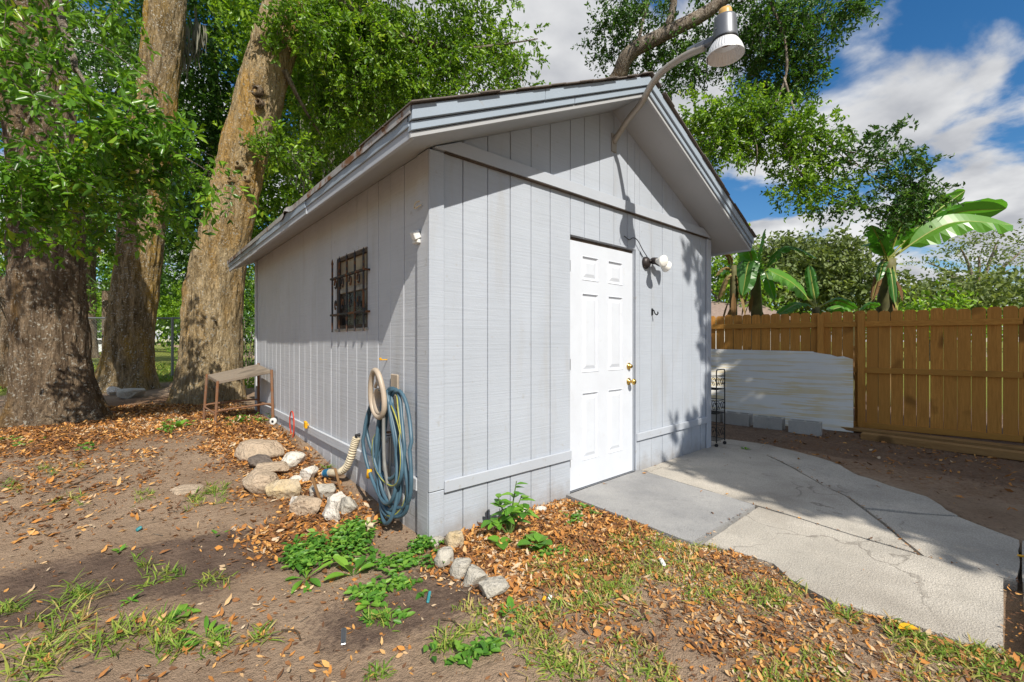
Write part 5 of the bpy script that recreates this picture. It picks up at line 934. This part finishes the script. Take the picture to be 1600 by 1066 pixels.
# sunny undergrowth beyond the chain-link
for i, (u, v, d, ru, rv, n, lb) in enumerate(((175, 470, 16, 60, 26, 70, 'low sunlit shrub behind the fence between left and middle oaks'), (300, 470, 15, 26, 40, 70, 'green shrub behind the chain-link post'), (385, 500, 12, 30, 80, 130, 'dense dark shrub between leaning oak and shed'), (10, 500, 14, 30, 40, 50, 'low shrub at the left frame edge behind the fence'), (395, 610, 11, 20, 24, 40, 'low green shrub at the back corner of the shed'), (300, 560, 15.5, 34, 20, 30, 'yellow-green weeds behind the chain-link fence'))):
    p = far(u, 533, d); p[2] = 0; sh_ = thing('shrub', lb, 'shrub', p); foliage('foliage', [Blob(u, v, d, ru, rv, .8, n)], ('leaf_mid', 'leaf_mid', 'leaf_dark', 'leaf_mid', 'leaf_mid', 'leaf_mid')[i], sh_, r1, .10, .5, 12, .3, 1.5, .3, quad=False); c_ = far(u, v, d)
    b = MB(); [b.tube([(p[0] + random.uniform(-.1, .1), p[1] + random.uniform(-.1, .1), 0.0), c_ + r1.normal(size=3) * .2], .015, 5) for _ in range(4)]; b.build('stems', M['bark4'], sh_)
# palmetto fronds
def palm(label, c, n, L, seed):
    r_ = np.random.default_rng(seed); t = thing('palmetto', label, 'palmetto', (c[0], c[1], 0)); c = np.array(c)
    MB().tube([(c[0], c[1], -.05), (c[0], c[1], c[2])], .09, 10).build('stem', M['bark1'], t)
    for k in range(n):
        a = 2 * math.pi * k / n + r_.uniform(-.2, .2); e = r_.uniform(-.2, .9); d = np.array([math.cos(a) * math.cos(e), math.sin(a) * math.cos(e), math.sin(e)]); h = c + d * L * .5; b = MB(); b.tube([c, h], .012, 5); sd = np.cross(d, [0, 0, 1.]); sd /= np.linalg.norm(sd)
        for j in range(13): q = (j - 6) / 6 * 1.35; b.blade(h, d * math.cos(q) + sd * math.sin(q), [0, 0, 1.], L * .62 * (1 - .2 * abs(q)), .035, .7, 4)
        b.build('frond', M['palm'], t)
p = far(8, 430, 10.2); palm('palmetto with fan fronds at the left edge behind the left oak', p, 11, 1.2, 71); p = far(165, 455, 13.2); palm('small palmetto fan between the left and middle oaks', p, 8, 1.0, 72)
# ------------------------------------------------------------------ banana plants beyond the fence
bw = lambda t: (min(1, t / .18) ** .6) * (1 - max(0, (t - .65) / .35) ** 3) * .95 + .05
def banana_leaf(par, base, tip, W, bow, mat='banana', seed=0, name='leaf', roll=0.):
    base, tip = np.array(base, float), np.array(tip, float); r_ = random.Random(seed); d = tip - base; L = np.linalg.norm(d); mid_ = (base + tip) / 2 + np.array([0, 0, bow]); c = np.array(bez([base, mid_, tip], 22)); n = len(c); k0 = 4
    b = MB(); b.tube(c, list(np.linspace(.026, .006, n)), 6); st = b.build('leaf_stalk', M['banana_stem'], par)
    dd = d / L; sd = np.cross(dd, UP); sd /= np.linalg.norm(sd); up_ = np.cross(sd, dd); sd, up_ = sd * math.cos(roll) + up_ * math.sin(roll), up_ * math.cos(roll) - sd * math.sin(roll); b = MB()
    for sg in (-1, 1):
        row = []
        for i in range(k0, n):
            t = (i - k0) / (n - 1 - k0); w = W / 2 * bw(t) * (r_.uniform(.93, 1.0)); o = sd * sg
            row.append([c[i] + up_ * .004, c[i] + o * w * .5 + up_ * w * .22, c[i] + o * w * .96 - up_ * w * (.10 + .12 * math.sin(i * 1.9 + seed))])
        for i in range(len(row) - 1):
            a, e = row[i], row[i + 1]; tear = r_.random() < .06; q = [a[0], a[1], a[2], e[2] if not tear else a[2] * .45 + e[2] * .55, e[1], e[0]]; b.add([q[0], q[1], q[4], q[5]], [(0, 1, 2, 3) if sg > 0 else (3, 2, 1, 0)]); b.add([q[1], q[2], q[3], q[4]], [(0, 1, 2, 3) if sg > 0 else (3, 2, 1, 0)])
    b.build(name, M[mat], par)
def bstem(par, base, top, r0, r1_): 
    c = bez([base, (np.array(base) + np.array(top)) / 2 + np.array([.03, .02, 0]), top], 20); MB().tube(c, list(np.linspace(r0, r1_, len(c))), 12).build('pseudostem', M['banana_trunk'], par, smooth=True); r_ = np.random.default_rng(int(r0 * 1000))
    for k in range(16):
        p = c[int(len(c) * (.15 + .8 * k / 16))]; a = r_.uniform(0, 6.28); d = np.array([math.cos(a) * .35, math.sin(a) * .35, -1]); MB().blade(p + np.array([math.cos(a), math.sin(a), 0]) * r0 * .8, d, [math.cos(a), math.sin(a), .3], r_.uniform(.3, .7), .10, .2, 5).build('dry_leaf', M['banana_dry'], par)
db = 9.3; base = far(1380, 480, db); base[2] = -.15
bp = thing('banana_plant', 'tall banana plant with broad leaves and dry skirt behind the fence', 'banana plant', base); bstem(bp, base, far(1388, 405, db), .22, .13); c0 = far(1387, 410, db)
for i, (u, v, dd, W, bow, rl) in enumerate(((1508, 298, -.1, .62, .12, .9), (1582, 352, -.5, .8, .40, -.75), (1572, 326, .3, .75, .40, .55), (1402, 300, .6, .5, .05, 1.2), (1440, 285, -.6, .5, .12, .9), (1362, 352, -.7, .42, .05, .3))): banana_leaf(bp, c0 + r1.normal(size=3) * .03, far(u, v, db + dd), W, bow, seed=80 + i, roll=rl)
for i, (u, v, dd) in enumerate(((1352, 385, -.3), (1372, 440, -.3), (1362, 470, -.25), (1398, 475, -.35))): banana_leaf(bp, c0 + np.array([0, 0, -.02]), far(u, v, db + dd), .16 if i else .34, .18, 'banana_dry' if i == 2 else 'banana', 90 + i, 'dry_leaf' if i == 2 else 'leaf', .2)
MB().blade(c0 + np.array([0, 0, -.1]) - FW * .14, (-.05, -.1, -1), -FW + RT * .2, 1.15, .09, .15, 8).build('yellow_leaf', M['banana_stem'], bp)
base = far(1190, 490, 9.6); base[2] = -.15; b2 = thing('banana_plant', 'banana plant with yellow stalks and hanging leaf near the shed eave', 'banana plant', base); bstem(b2, base, far(1180, 432, 9.6), .16, .10); c0 = far(1180, 440, 9.6)
for i, (u, v, dd, W, bow, rl) in enumerate(((1196, 358, .2, .36, .02, 1.0), (1276, 404, -.4, .46, .45, -.3), (1165, 388, -.4, .4, .25, .5), (1160, 462, -.6, .46, .55, .1), (1120, 430, .2, .5, .22, .2), (1210, 470, -.5, .4, .4, .2), (1150, 380, .5, .4, .25, .3))): banana_leaf(b2, c0, far(u, v, 9.6 + dd), W, bow, seed=100 + i, roll=rl)
base = far(1147, 490, 9.2); base[2] = -.15; b4 = thing('banana_plant', 'dead banana stalk wrapped in brown leaves beside the shed eave', 'banana plant', base); bstem(b4, base, far(1146, 415, 9.2), .11, .06); c0 = far(1146, 425, 9.2)
for i, (u, v) in enumerate(((1134, 398), (1118, 432), (1122, 470), (1152, 470))): banana_leaf(b4, c0, far(u, v, 9.2), .22, .12, 'banana_dry', 120 + i, 'dry_leaf')
base = far(1272, 490, 9.0); base[2] = -.15; b3 = thing('banana_plant', 'young banana plant with a bright leaf slanting left behind the fence', 'banana plant', base); bstem(b3, base, far(1275, 480, 9.0), .10, .07); c0 = far(1275, 482, 9.0)
for i, (u, v, dd, W, bow, rl) in enumerate(((1200, 422, -.1, .52, .12, .9), (1264, 414, .1, .22, .0, 1.1), (1215, 492, -.3, .34, .14, .2), (1340, 482, -.2, .36, .16, .2))): banana_leaf(b3, c0, far(u, v, 9.0 + dd), W, bow, seed=130 + i, roll=rl)
base = far(1330, 492, 9.2); base[2] = -.15; b5 = thing('banana_plant', 'low banana shoot showing one leaf over the fence', 'banana plant', base); bstem(b5, base, far(1335, 500, 9.2), .09, .06)
for i, (u, v) in enumerate(((1295, 486), (1375, 478))): banana_leaf(b5, far(1335, 495, 9.2), far(u, v, 9.1), .36, .12, seed=140 + i, roll=.3)
# ------------------------------------------------------------------ chain-link fence, house and car beyond
c0, c1 = far(-420, 533, 12.2), far(470, 533, 12.9); cdv = (c1 - c0); CLn = np.linalg.norm(cdv); cdv = cdv / CLn; gl = .1; ht = 1.88
cf = thing('chain_link_fence', 'grey chain-link fence with steel posts behind the oak trunks', 'fence', (c0[0], c0[1], gl))
P_ = lambda s, z, o=0.: c0 * [1, 1, 0] + cdv * s + np.array([0, 0, z]) + np.array([-cdv[1], cdv[0], 0]) * o
MB().tube([P_(0, ht), P_(CLn, ht)], .025, 8).build('top_rail', M['chain'], cf); MB().tube([P_(0, .16), P_(CLn, .16)], .004, 4).build('tension_wire', M['chain'], cf)
sp0 = (far(268, 533, 12.7) - c0) @ cdv
for k in range(-4, 3):
    s = sp0 + k * 2.6
    if 0 <= s <= CLn: MB().tube([P_(s, -.1), P_(s, ht + .03)], .035, 10).build('post', M['chain'], cf)
b = MB(); st = .085; n = int(CLn / st)
A_ = []; B_ = []
for k in range(-int(ht / st) - 1, n + 1):
    for sg in (1, -1):
        s0 = k * st; s1 = s0 + (ht - .12)
        if sg < 0: s0, s1 = s1, s0
        A_.append(P_(s0, .12, .03 * sg * .1)); B_.append(P_(s1, ht, .03 * sg * .1))
V, Fc = tubes_np([(np.array(A_), np.array(B_))], .0026, .0026, 3); o = fastmesh('wire_mesh', V, Fc, M['chain'], cf); o['kind'] = 'stuff'
hs = thing('house', 'neighbouring house with low brown roof beyond the wooden fence', 'house', far(1165, 533, 22) * [1, 1, 0])
a, c = far(1060, 533, 22), far(1216, 533, 22); a[2] = c[2] = 0; dx_ = (c - a) / np.linalg.norm(c - a); dy_ = np.array([-dx_[1], dx_[0], 0]); Lh = np.linalg.norm(c - a)
H2 = lambda x, y, z: a + dx_ * x + dy_ * y + np.array([0, 0, z])
MB().hexa([H2(0, 0, -.3), H2(Lh, 0, -.3), H2(Lh, 6, -.3), H2(0, 6, -.3), H2(0, 0, 2.35), H2(Lh, 0, 2.35), H2(Lh, 6, 2.35), H2(0, 6, 2.35)]).build('wall', M['house_wall'], hs)
MB().prism([H2(Lh + .02, -.2, 2.3), H2(Lh + .02, 3, 3.3), H2(Lh + .02, 6.2, 2.3)], tuple(dx_ * .03)).build('gable', M['house_wall'], hs)
rf = MB().prism([H2(-.4, -.5, 2.25), H2(-.4, 3, 3.32), H2(-.4, 6.5, 2.25), H2(-.4, 6.5, 2.38), H2(-.4, 3, 3.47), H2(-.4, -.5, 2.38)], tuple(dx_ * (Lh + .8))).build('roof', M['house_roof'], hs)
MB().box(0, 0.9, 0, .04, 0, 1.1); wd = MB().hexa([H2(Lh * .6, -.03, 1.0), H2(Lh * .6 + 1.2, -.03, 1.0), H2(Lh * .6 + 1.2, .0, 1.0), H2(Lh * .6, .0, 1.0), H2(Lh * .6, -.03, 2.0), H2(Lh * .6 + 1.2, -.03, 2.0), H2(Lh * .6 + 1.2, .0, 2.0), H2(Lh * .6, .0, 2.0)]).build('window', M['glass'], hs)
cp0 = far(168, 533, 34); cp0[2] = 0; car = thing('parked_car', 'white car parked far off beyond the fence between two oaks', 'car', cp0); ex, ey = RT, FW
def Cq(x, y, z): return cp0 + ex * x + ey * y + np.array([0, 0, z])
prof = [(-2.1, .35), (2.1, .35), (2.15, .75), (1.2, .92), (.65, 1.38), (-.9, 1.42), (-1.6, .98), (-2.15, .9)]
MB().prism([Cq(x, -.8, z) for x, z in prof], tuple(ey * 1.6)).build('body', M['car_paint'], car, bevel=.06); MB().prism([Cq(x, -.806, z) for x, z in [(-1.35, .98), (1.0, .96), (.6, 1.32), (-.85, 1.35)]], tuple(ey * .005)).build('side_window', M['glass'], car)
for x in (-1.35, 1.35): w_ = MB().lathe([(0, 0), (.33, 0), (.33, .2), (0, .2)], Cq(x, -.84, .33), tuple(ey), 18).build('wheel', M['tyre'], car); MB().lathe([(0, 0), (.2, 0), (.2, .02), (0, .02)], Cq(x, -.865, .33), tuple(ey), 14).build('rim', M['galv'], w_)

# ------------------------------------------------------------------ leaf litter: every fallen leaf is a leaf
rl = np.random.default_rng(5)
def scatter(x0, x1, y0, y1, n): return rl.uniform(x0, x1, n), rl.uniform(y0, y1, n)
def no_build(x, y): return ~((x > -.005) & (x < Wd + .02) & (y > -.005) & (y < Ln)) 
def onconc(x, y): return inpoly(x, y, DRIVE) | inpoly(x, y, PAD)
def inview(x, y):
    d = (x - CAM[0]) * FW[0] + (y - CAM[1]) * FW[1]; r_ = (x - CAM[0]) * RT[0] + (y - CAM[1]) * RT[1]; return (d > .9) & (np.abs(r_) < d * 1.22 + .3)
def litter(n, xr, yr, L, mat='litter', name='leaf_litter', label=None, keep=None, lift=.012, tshift=0., flat=1.):
    x, y = scatter(*xr, *yr, n); p = m_litter(x, y) ** 1.35 * np.maximum(.18 + 1.35 * sstep(.38, .62, fbm(x * 4, y * 4, 0, 12, 3)), .95 * sstep(.55, .85, m_litter(x, y))) if keep is None else keep(x, y)
    k = (rl.uniform(0, 1, n) < p) & no_build(x, y) & inview(x, y) & ((keep is not None) | ~onconc(x, y)); x, y = x[k], y[k]; m_ = len(x); oc = onconc(x, y); z = np.where(oc, gz(x, y) + .022, gzd(x, y)) + rl.uniform(.001, lift, m_) * np.where(oc, .2, 1)
    a = rl.uniform(0, 2 * math.pi, m_); D = np.stack([np.cos(a), np.sin(a), rl.normal(size=m_) * .22 * flat], 1); Nn = np.stack([rl.normal(size=m_) * .38 * flat, rl.normal(size=m_) * .38 * flat, np.ones(m_)], 1); Ls = L * rl.uniform(.35, 1.25, m_); t = np.clip(rl.uniform(0, 1, m_) ** 1.25 + tshift + .8 * (fbm(x * 3, y * 3, 0, 91, 3) - .5), 0, 1)
    o = leafmesh(name, np.stack([x, y, z], 1), D, Nn, Ls, Ls * rl.uniform(.2, .5, m_), M[mat], None, t, fold=.25, curl=rl.uniform(-.6, .35, m_), strip=True); tagit(o, label, 'leaf litter', kind='stuff'); return o
litter(90000, (-3.4, .05), (.0, 7.5), .052, label='carpet of orange-brown fallen oak leaves left of the shed', name='leaf_litter')
litter(70000, (-1.6, 2.1), (-2.4, .0), .040, label='fallen oak leaves in front of the shed and over the thin lawn', name='leaf_litter')
litter(9000, (2.0, 7.2), (-4., 1.5), .06, label='scattered brown leaves on the yard by the wooden fence', name='leaf_litter', tshift=-.1)
litter(2600, (1.1, 4.4), (-3.2, .4), .05, label='few dry leaves blown onto the concrete', name='leaf_litter', keep=lambda x, y: onconc(x, y) * (.003 + .10 * sstep(.12, .0, np.abs(y + .02)) + .10 * sstep(.06, .0, np.hypot(x - 2.0, (y + 2.0) * .2)) + .12 * sstep(.05, 0, np.abs(y + 1.07)) * (x < 2.2)), flat=.5)
def dpoly(x, y, pl):
    d = np.full(np.shape(x), 9.)
    for (ax_, ay_), (bx_, by_) in zip(pl[:-1], pl[1:]):
        vx, vy = bx_ - ax_, by_ - ay_; t = np.clip(((x - ax_) * vx + (y - ay_) * vy) / (vx * vx + vy * vy), 0, 1); d = np.minimum(d, np.hypot(x - ax_ - t * vx, y - ay_ - t * vy))
    return d
litter(16000, (1.1, 4.4), (-2.5, .1), .022, label='dirt and leaf crumbs caught in the cracks of the concrete', name='crack_debris', keep=lambda x, y: .75 * sstep(.022, .004, np.minimum(dpoly(x, y, K), dpoly(x, y, Q))) + .9 * sstep(.035, .01, np.abs(y + 2.32)) * (x < 2.05) + .5 * sstep(.03, 0, np.abs(y + 1.07)) * (x < 2.15) * (x > 1.2) + .002, lift=.006, tshift=-.25, flat=.6)
litter(60000, (-.3, 1.8), (-2.4, -.2), .024, label='fine orange-brown leaf crumbs through the thin lawn', name='leaf_debris', keep=lambda x, y: .30 * sstep(-.3, .1, x) * (.3 + 1.2 * sstep(.4, .6, fbm(x * 3, y * 3, 0, 64, 3))) * ~onconc(x, y), lift=.008)
litter(60000, (-3.0, 2.1), (-2.3, 4.5), .026, label='crumbled leaf bits and chips on the bare soil', name='leaf_debris', keep=lambda x, y: (.10 + .5 * m_litter(x, y)) * ~onconc(x, y) * (.3 + fbm(x * 4, y * 4, 0, 77, 3)), lift=.004, tshift=-.12)
# small dead twigs in the litter
x, y = scatter(-3.0, 2.0, -2.2, 5.5, 9000); k = (rl.uniform(0, 1, 9000) < .05 + .3 * m_litter(x, y)) & no_build(x, y) & inview(x, y) & ~onconc(x, y); x, y = x[k], y[k]; a = rl.uniform(0, 6.28, len(x)); L_ = rl.uniform(.02, .075, len(x))
A0 = np.stack([x, y, gzd(x, y) + .006], 1); x2, y2 = x + np.cos(a) * L_, y + np.sin(a) * L_; B0 = np.stack([x2, y2, gzd(x2, y2) + rl.uniform(.004, .014, len(x))], 1)
V, Fc = tubes_np([(A0, B0)], .0022, .0012, 4); tagit(fastmesh('fallen_twigs', V, Fc, M['bark4'], None), 'fine dead twigs strewn through the leaf litter', 'twigs', kind='stuff')
# grass: blades in tufts
def grass(tufts, label, name='grass', tshift=0., tw=1.):
    Ps, Ds, Ls, Ts = [], [], [], []
    for (x, y, r_, n, L, t) in tufts:
        a = rl.uniform(0, 6.283, n); q = np.sqrt(rl.uniform(0, 1, n)) * r_; px = x + np.cos(a) * q; py = y + np.sin(a) * q; P = np.stack([px, py, px * 0], 1); b = rl.uniform(0, 6.283, n); e = rl.uniform(.15, 1.25, n)
        Ps.append(P); Ds.append(np.stack([np.cos(b) * np.cos(e), np.sin(b) * np.cos(e), np.sin(e)], 1)); Ls.append(L * rl.uniform(.5, 1.3, n)); Ts.append(np.clip(t + rl.normal(size=n) * .22, 0, 1))
    P, D, L, T_ = np.concatenate(Ps), np.concatenate(Ds), np.concatenate(Ls), np.concatenate(Ts); P[:, 2] = gzd(P[:, 0], P[:, 1]) - .003; k = no_build(P[:, 0], P[:, 1]) & ~onconc(P[:, 0], P[:, 1]); P, D, L, T_ = P[k], D[k], L[k], T_[k]
    o = leafmesh(name, P, D, np.tile([0, 0, 1.], (len(P), 1)) + rl.normal(size=(len(P), 3)) * .3, L, .0055 * tw, M['grass'], None, T_, fold=.1, curl=rl.uniform(.1, .8, len(P)), strip=True); tagit(o, label, 'grass', kind='stuff')
tf = []
x, y = scatter(-.3, 1.75, -2.4, -.55, 1800); g = fbm(x * 2.2, y * 2.2, 0, 55, 3); k = (g > .5) & inview(x, y) & (x > -.15 - .25 * (y + 1.2)) 
for a, c_ in zip(x[k], y[k]): tf.append((a, c_, rl.uniform(.02, .07), int(rl.uniform(10, 26)), rl.uniform(.02, .05), rl.choice([.35, .5, .65, .9])))
for (u, v, w_, n) in ((980, 850, 40, 26), (1040, 860, 30, 16), (930, 950, 60, 24), (960, 930, 40, 18), (820, 980, 60, 20), (860, 1040, 70, 26), (1260, 915, 22, 14), (1200, 945, 40, 14), (1420, 1000, 60, 16), (1500, 1020, 50, 18), (1560, 1010, 30, 12), (1545, 1045, 50, 16), (1330, 960, 30, 12), (1020, 890, 40, 12), (1100, 930, 50, 14), (890, 900, 40, 10)):
    for _ in range(n): p = at(u + rl.normal() * w_ * .5, v + rl.normal() * w_ * .22); tf.append((p[0], p[1], .035, 11, .055, rl.choice([.3, .5, .7])))
grass(tf, 'thin yellow-green lawn grass in front of the shed and along the concrete')
tf = []
for (u, v, w_, n, L) in ((230, 895, 30, 9, .06), (260, 900, 25, 8, .06), (330, 905, 28, 10, .06), (130, 930, 34, 10, .08), (100, 980, 60, 12, .10), (60, 1030, 60, 14, .10), (170, 1000, 50, 8, .09), (240, 985, 50, 14, .08), (330, 770, 26, 16, .07), (310, 785, 24, 10, .06), (225, 770, 24, 8, .05), (110, 780, 20, 6, .06), (75, 735, 14, 6, .07), (35, 760, 22, 6, .06), (410, 995, 14, 6, .07), (15, 950, 20, 8, .07), (270, 1010, 40, 12, .07), (600, 970, 20, 6, .06), (740, 990, 26, 8, .06), (700, 1010, 30, 10, .07), (345, 1000, 20, 6, .07), (120, 730, 12, 5, .05), (25, 545, 30, 6, .1), (590, 1050, 16, 5, .06), (420, 760, 10, 4, .05)):
    for _ in range(n): p = at(u + rl.normal() * w_ * .5, v + rl.normal() * w_ * .25); tf.append((p[0], p[1], .025, 11, L, rl.choice([.1, .3, .5, .6])))
grass(tf, 'green grass tufts scattered over the bare soil left of the shed', tw=1.)
x, y = scatter(-9, 3, 12.6, 24, 5200); tf = [(a, c_, .18, 9, .16, rl.choice([.25, .45, .55])) for a, c_ in zip(x, y)]; grass(tf, 'sunlit lawn beyond the chain-link fence', tw=4.)

# ------------------------------------------------------------------ weeds and plants, leaf by leaf
def weed(name, label, p, n, L, W, spread, cat='weed', lo=.05, hi=.9, mat='weed', seed=0, prof=None, z=0., droop=.6):
    r_ = np.random.default_rng(seed); t = thing(name, label, cat, p); p = np.array(p) + [0, 0, z]
    for k in range(n):
        a = 2 * math.pi * (k / n) + r_.uniform(-.4, .4); e = r_.uniform(lo, hi); d = np.array([math.cos(a) * math.cos(e), math.sin(a) * math.cos(e), math.sin(e)]); q = p + np.array([math.cos(a), math.sin(a), 0]) * spread * r_.uniform(0, 1) + np.array([0, 0, .004]); MB().blade(q, d, [0, 0, 1.], L * r_.uniform(.7, 1.2), W * r_.uniform(.8, 1.2), droop * r_.uniform(.5, 1.4), 6, .3, prof).build('leaf', M[mat], t)
    return t
broad = lambda t: max(.02, math.sin(math.pi * t ** .8) ** .75); dock = lambda t: max(.03, (.25 + .75 * sstep(.2, .6, t)) * math.sin(math.pi * min(1, t * .96 + .02)) ** .6)
weed('weed', 'broad-leaved green weed rosette front left of the weed patch', at(478, 905), 7, .16, .038, .01, prof=dock, seed=1, lo=.02, hi=.45); weed('weed', 'upright broad leaf weed in the middle of the weed patch', at(552, 900), 6, .15, .05, .015, prof=dock, seed=2, lo=.3, hi=1.0)
weed('weed', 'small round-leaved weed on the dark soil', at(282, 962), 9, .055, .042, .03, prof=broad, seed=3, hi=.5); weed('weed', 'bright spiky weed left of the bare sandy patch', at(322, 1000), 11, .10, .018, .012, prof=dock, seed=4, hi=.7); weed('weed', 'small green seedling on the soil above the dark patch', at(343, 838), 6, .06, .02, .02, prof=broad, seed=5, hi=.6)
weed('weed', 'round pale green leaves at the front of the weed patch', at(580, 945), 10, .05, .045, .05, prof=broad, seed=6, hi=.5); weed('weed', 'seedling with two pairs of leaves on the dark soil', at(186, 863), 5, .05, .02, .01, prof=broad, seed=7); weed('weed', 'tiny weed with narrow leaves left of the dark patch', at(205, 940), 6, .05, .016, .01, seed=8)
weed('weed', 'leafy weed beneath the edging stones', at(800, 960), 9, .055, .036, .04, prof=broad, seed=9); weed('weed', 'small leafy weed under the rusty bench', at(275, 668), 12, .12, .05, .12, prof=broad, seed=10); weed('weed', 'green weed at the foot of the bench legs', at(385, 660), 12, .10, .04, .15, prof=broad, seed=11)
weed('weed', 'bright weed by the wall beside the corrugated pipe', at(512, 732), 8, .06, .02, .03, seed=12); weed('weed', 'little weed sprouting from the concrete near the wire rack', at(1165, 703), 8, .05, .02, .03, seed=13)
# low weed cover at the corner (chickweed): uncountable
Ps, Ds, Ns, Ls, Ts = [], [], [], [], []
for (u, v, w_, h_, n, hh) in ((500, 868, 46, 20, 480, .09), (545, 850, 34, 16, 420, .10), (470, 880, 26, 16, 260, .07), (560, 830, 22, 10, 180, .08), (590, 880, 40, 20, 160, .04), (640, 880, 34, 16, 170, .05), (660, 860, 24, 14, 160, .07), (620, 915, 34, 16, 120, .03), (575, 930, 30, 10, 110, .03), (860, 870, 40, 12, 90, .05), (840, 850, 20, 10, 60, .06), (905, 810, 26, 14, 90, .04), (760, 1010, 30, 14, 70, .04), (720, 1030, 40, 14, 70, .04), (390, 660, 40, 8, 160, .10), (262, 672, 20, 8, 90, .10), (290, 660, 20, 6, 40, .06), (130, 700, 20, 5, 40, .05), (30, 690, 30, 8, 60, .06), (600, 965, 60, 10, 60, .02)):
    for _ in range(max(6, n // 5)):
        p = at(u + rl.normal() * w_ * .5, v + rl.normal() * h_ * .5); hq = hh * rl.uniform(.1, 1)
        for _k in range(5): Ps.append(p + np.array([rl.normal() * .012, rl.normal() * .012, hq * rl.uniform(.5, 1)])); a = rl.uniform(0, 6.28); Ds.append((math.cos(a), math.sin(a), rl.uniform(-.1, .5))); Ns.append((rl.normal() * .3, rl.normal() * .3 - .2, 1)); Ls.append(rl.uniform(.016, .05)); Ts.append(rl.uniform(0, 1))
Ps, Ds, Ns, Ls, Ts = map(np.array, (Ps, Ds, Ns, Ls, Ts)); k = no_build(Ps[:, 0], Ps[:, 1]); o = leafmesh('ground_cover', Ps[k], Ds[k], Ns[k], Ls[k], Ls[k] * .5, M['weed_stuff'], None, Ts[k]); tagit(o, 'low green chickweed cover at the shed corner and among the leaves', 'ground cover', kind='stuff')
# the leafy plant against the front wall: stems with toothed leaflets
pb = at(795, 838); pl = thing('leafy_plant', 'leafy green plant growing in fallen leaves against the front wall', 'plant', pb); rp = np.random.default_rng(3)
def pix(u, v, off=0.): return far(u, v, (pb - CAM) @ FW + off)
for (u, v, off) in ((807, 752, .0), (778, 775, -.03), (828, 792, -.02), (765, 812, -.06), (800, 790, -.06), (790, 800, .04), (815, 775, .05)):
    tip = pix(u, v, off); c = bez([pb, (pb + tip) / 2 + np.array([0, 0, .02]), tip], 14); MB().tube(c, list(np.linspace(.007, .003, len(c))), 6).build('stem', M['stem'], pl)
    for k in range(9):
        t = .45 + .6 * k / 9; q = c[min(len(c) - 1, int(t * (len(c) - 1)))]; a = rp.uniform(0, 6.28); d = np.array([math.cos(a), math.sin(a), rp.uniform(-.15, .5)]); L = rp.uniform(.06, .105); tooth = lambda t_: max(.03, math.sin(math.pi * min(1, t_ ** .75)) ** .8 * (1 + .12 * math.sin(t_ * 38))); MB().blade(q, d, [0, 0, 1.], L, L * .55, .5, 8, .2, tooth).build('leaf', M['weed'], pl)
weed('weed', 'large heart-shaped bright leaves at the right of the leafy plant', at(838, 858), 5, .10, .09, .03, prof=broad, seed=21, lo=.2, hi=.7, z=.03); weed('weed', 'single bright leaf low at the left of the leafy plant', at(783, 855), 3, .09, .08, .02, prof=broad, seed=22, lo=.1, hi=.5, z=.02)
# odds and ends on the ground
def bit(name, u, v, L, W, mat, label, cat, ang=0., h=.006):
    p = at(u, v); c, s_ = math.cos(ang), math.sin(ang); b = MB(); b.obox((p[0], p[1], float(gzd(p[0], p[1])) + h + .006), (c * L / 2, s_ * L / 2, .006), (-s_ * W / 2, c * W / 2, 0), (0, 0, h)); tagit(b.build(name, M[mat], None, bevel=min(h * .8, .004)), label, cat)
bit('plastic_scrap', 670, 938, .07, .014, 'teal', 'teal plastic scrap on the soil below the weeds', 'litter', .9); bit('plastic_scrap', 537, 998, .09, .02, 'galv', 'grey-green strip half buried in the sandy soil', 'litter', 1.2, .003); bit('bottle_cap', 217, 832, .028, .026, 'teal', 'small blue bottle cap on the brown leaves', 'bottle cap', .3, .008)
bit('paper_scrap', 859, 941, .022, .018, 'white_plastic', 'tiny white paper scrap below the edging stones', 'litter', .4, .003); bit('plastic_scrap', 850, 943, .02, .016, 'yellow', 'tiny yellow scrap beside the white paper below the edging stones', 'litter', .2, .004); bit('paper_scrap', 914, 885, .04, .016, 'white_plastic', 'small white scrap among the leaves below the door', 'litter', .1, .004); bit('paper_scrap', 1035, 886, .05, .022, 'white_plastic', 'crumpled white scrap in the grass beside the concrete', 'litter', .9, .008)
p = at(1405, 988); t = tagit(MB().blade((p[0], p[1], float(gzd(p[0], p[1])) + .018), (.8, -.6, .1), (0, 0, 1.), .09, .045, .4, 6, .3).build('yellow_leaf', M['yellow'], None), 'large bright yellow fallen leaf by the edge of the concrete', 'leaf')
p = at(1590, 876); tagit(MB().tube([(p[0] - .0, p[1], p[2] + .03), (p[0] + .12, p[1] - .35, p[2] + .03)], .006, 6).build('yellow_stick', M['yellow'], None), 'thin yellow stick lying on the concrete at the right edge', 'stick')
for (u0, v0, u1, v1, lb) in ((100, 765, 160, 738, 'thin red-brown twig lying on the soil far left'), (440, 985, 470, 1000, 'short dark twig on the sandy soil'), (690, 975, 720, 990, 'bent dry twig on the soil below the weeds')):
    a, c = at(u0, v0), at(u1, v1); mdl = (a + c) / 2 + [.02, .01, 0]; pts = [np.array([q[0], q[1], float(gzd(q[0], q[1])) + .01]) for q in bez([a, mdl, c], 12)]; tagit(MB().tube(pts, .004, 5).build('twig', M['bark1'], None), lb, 'twig')
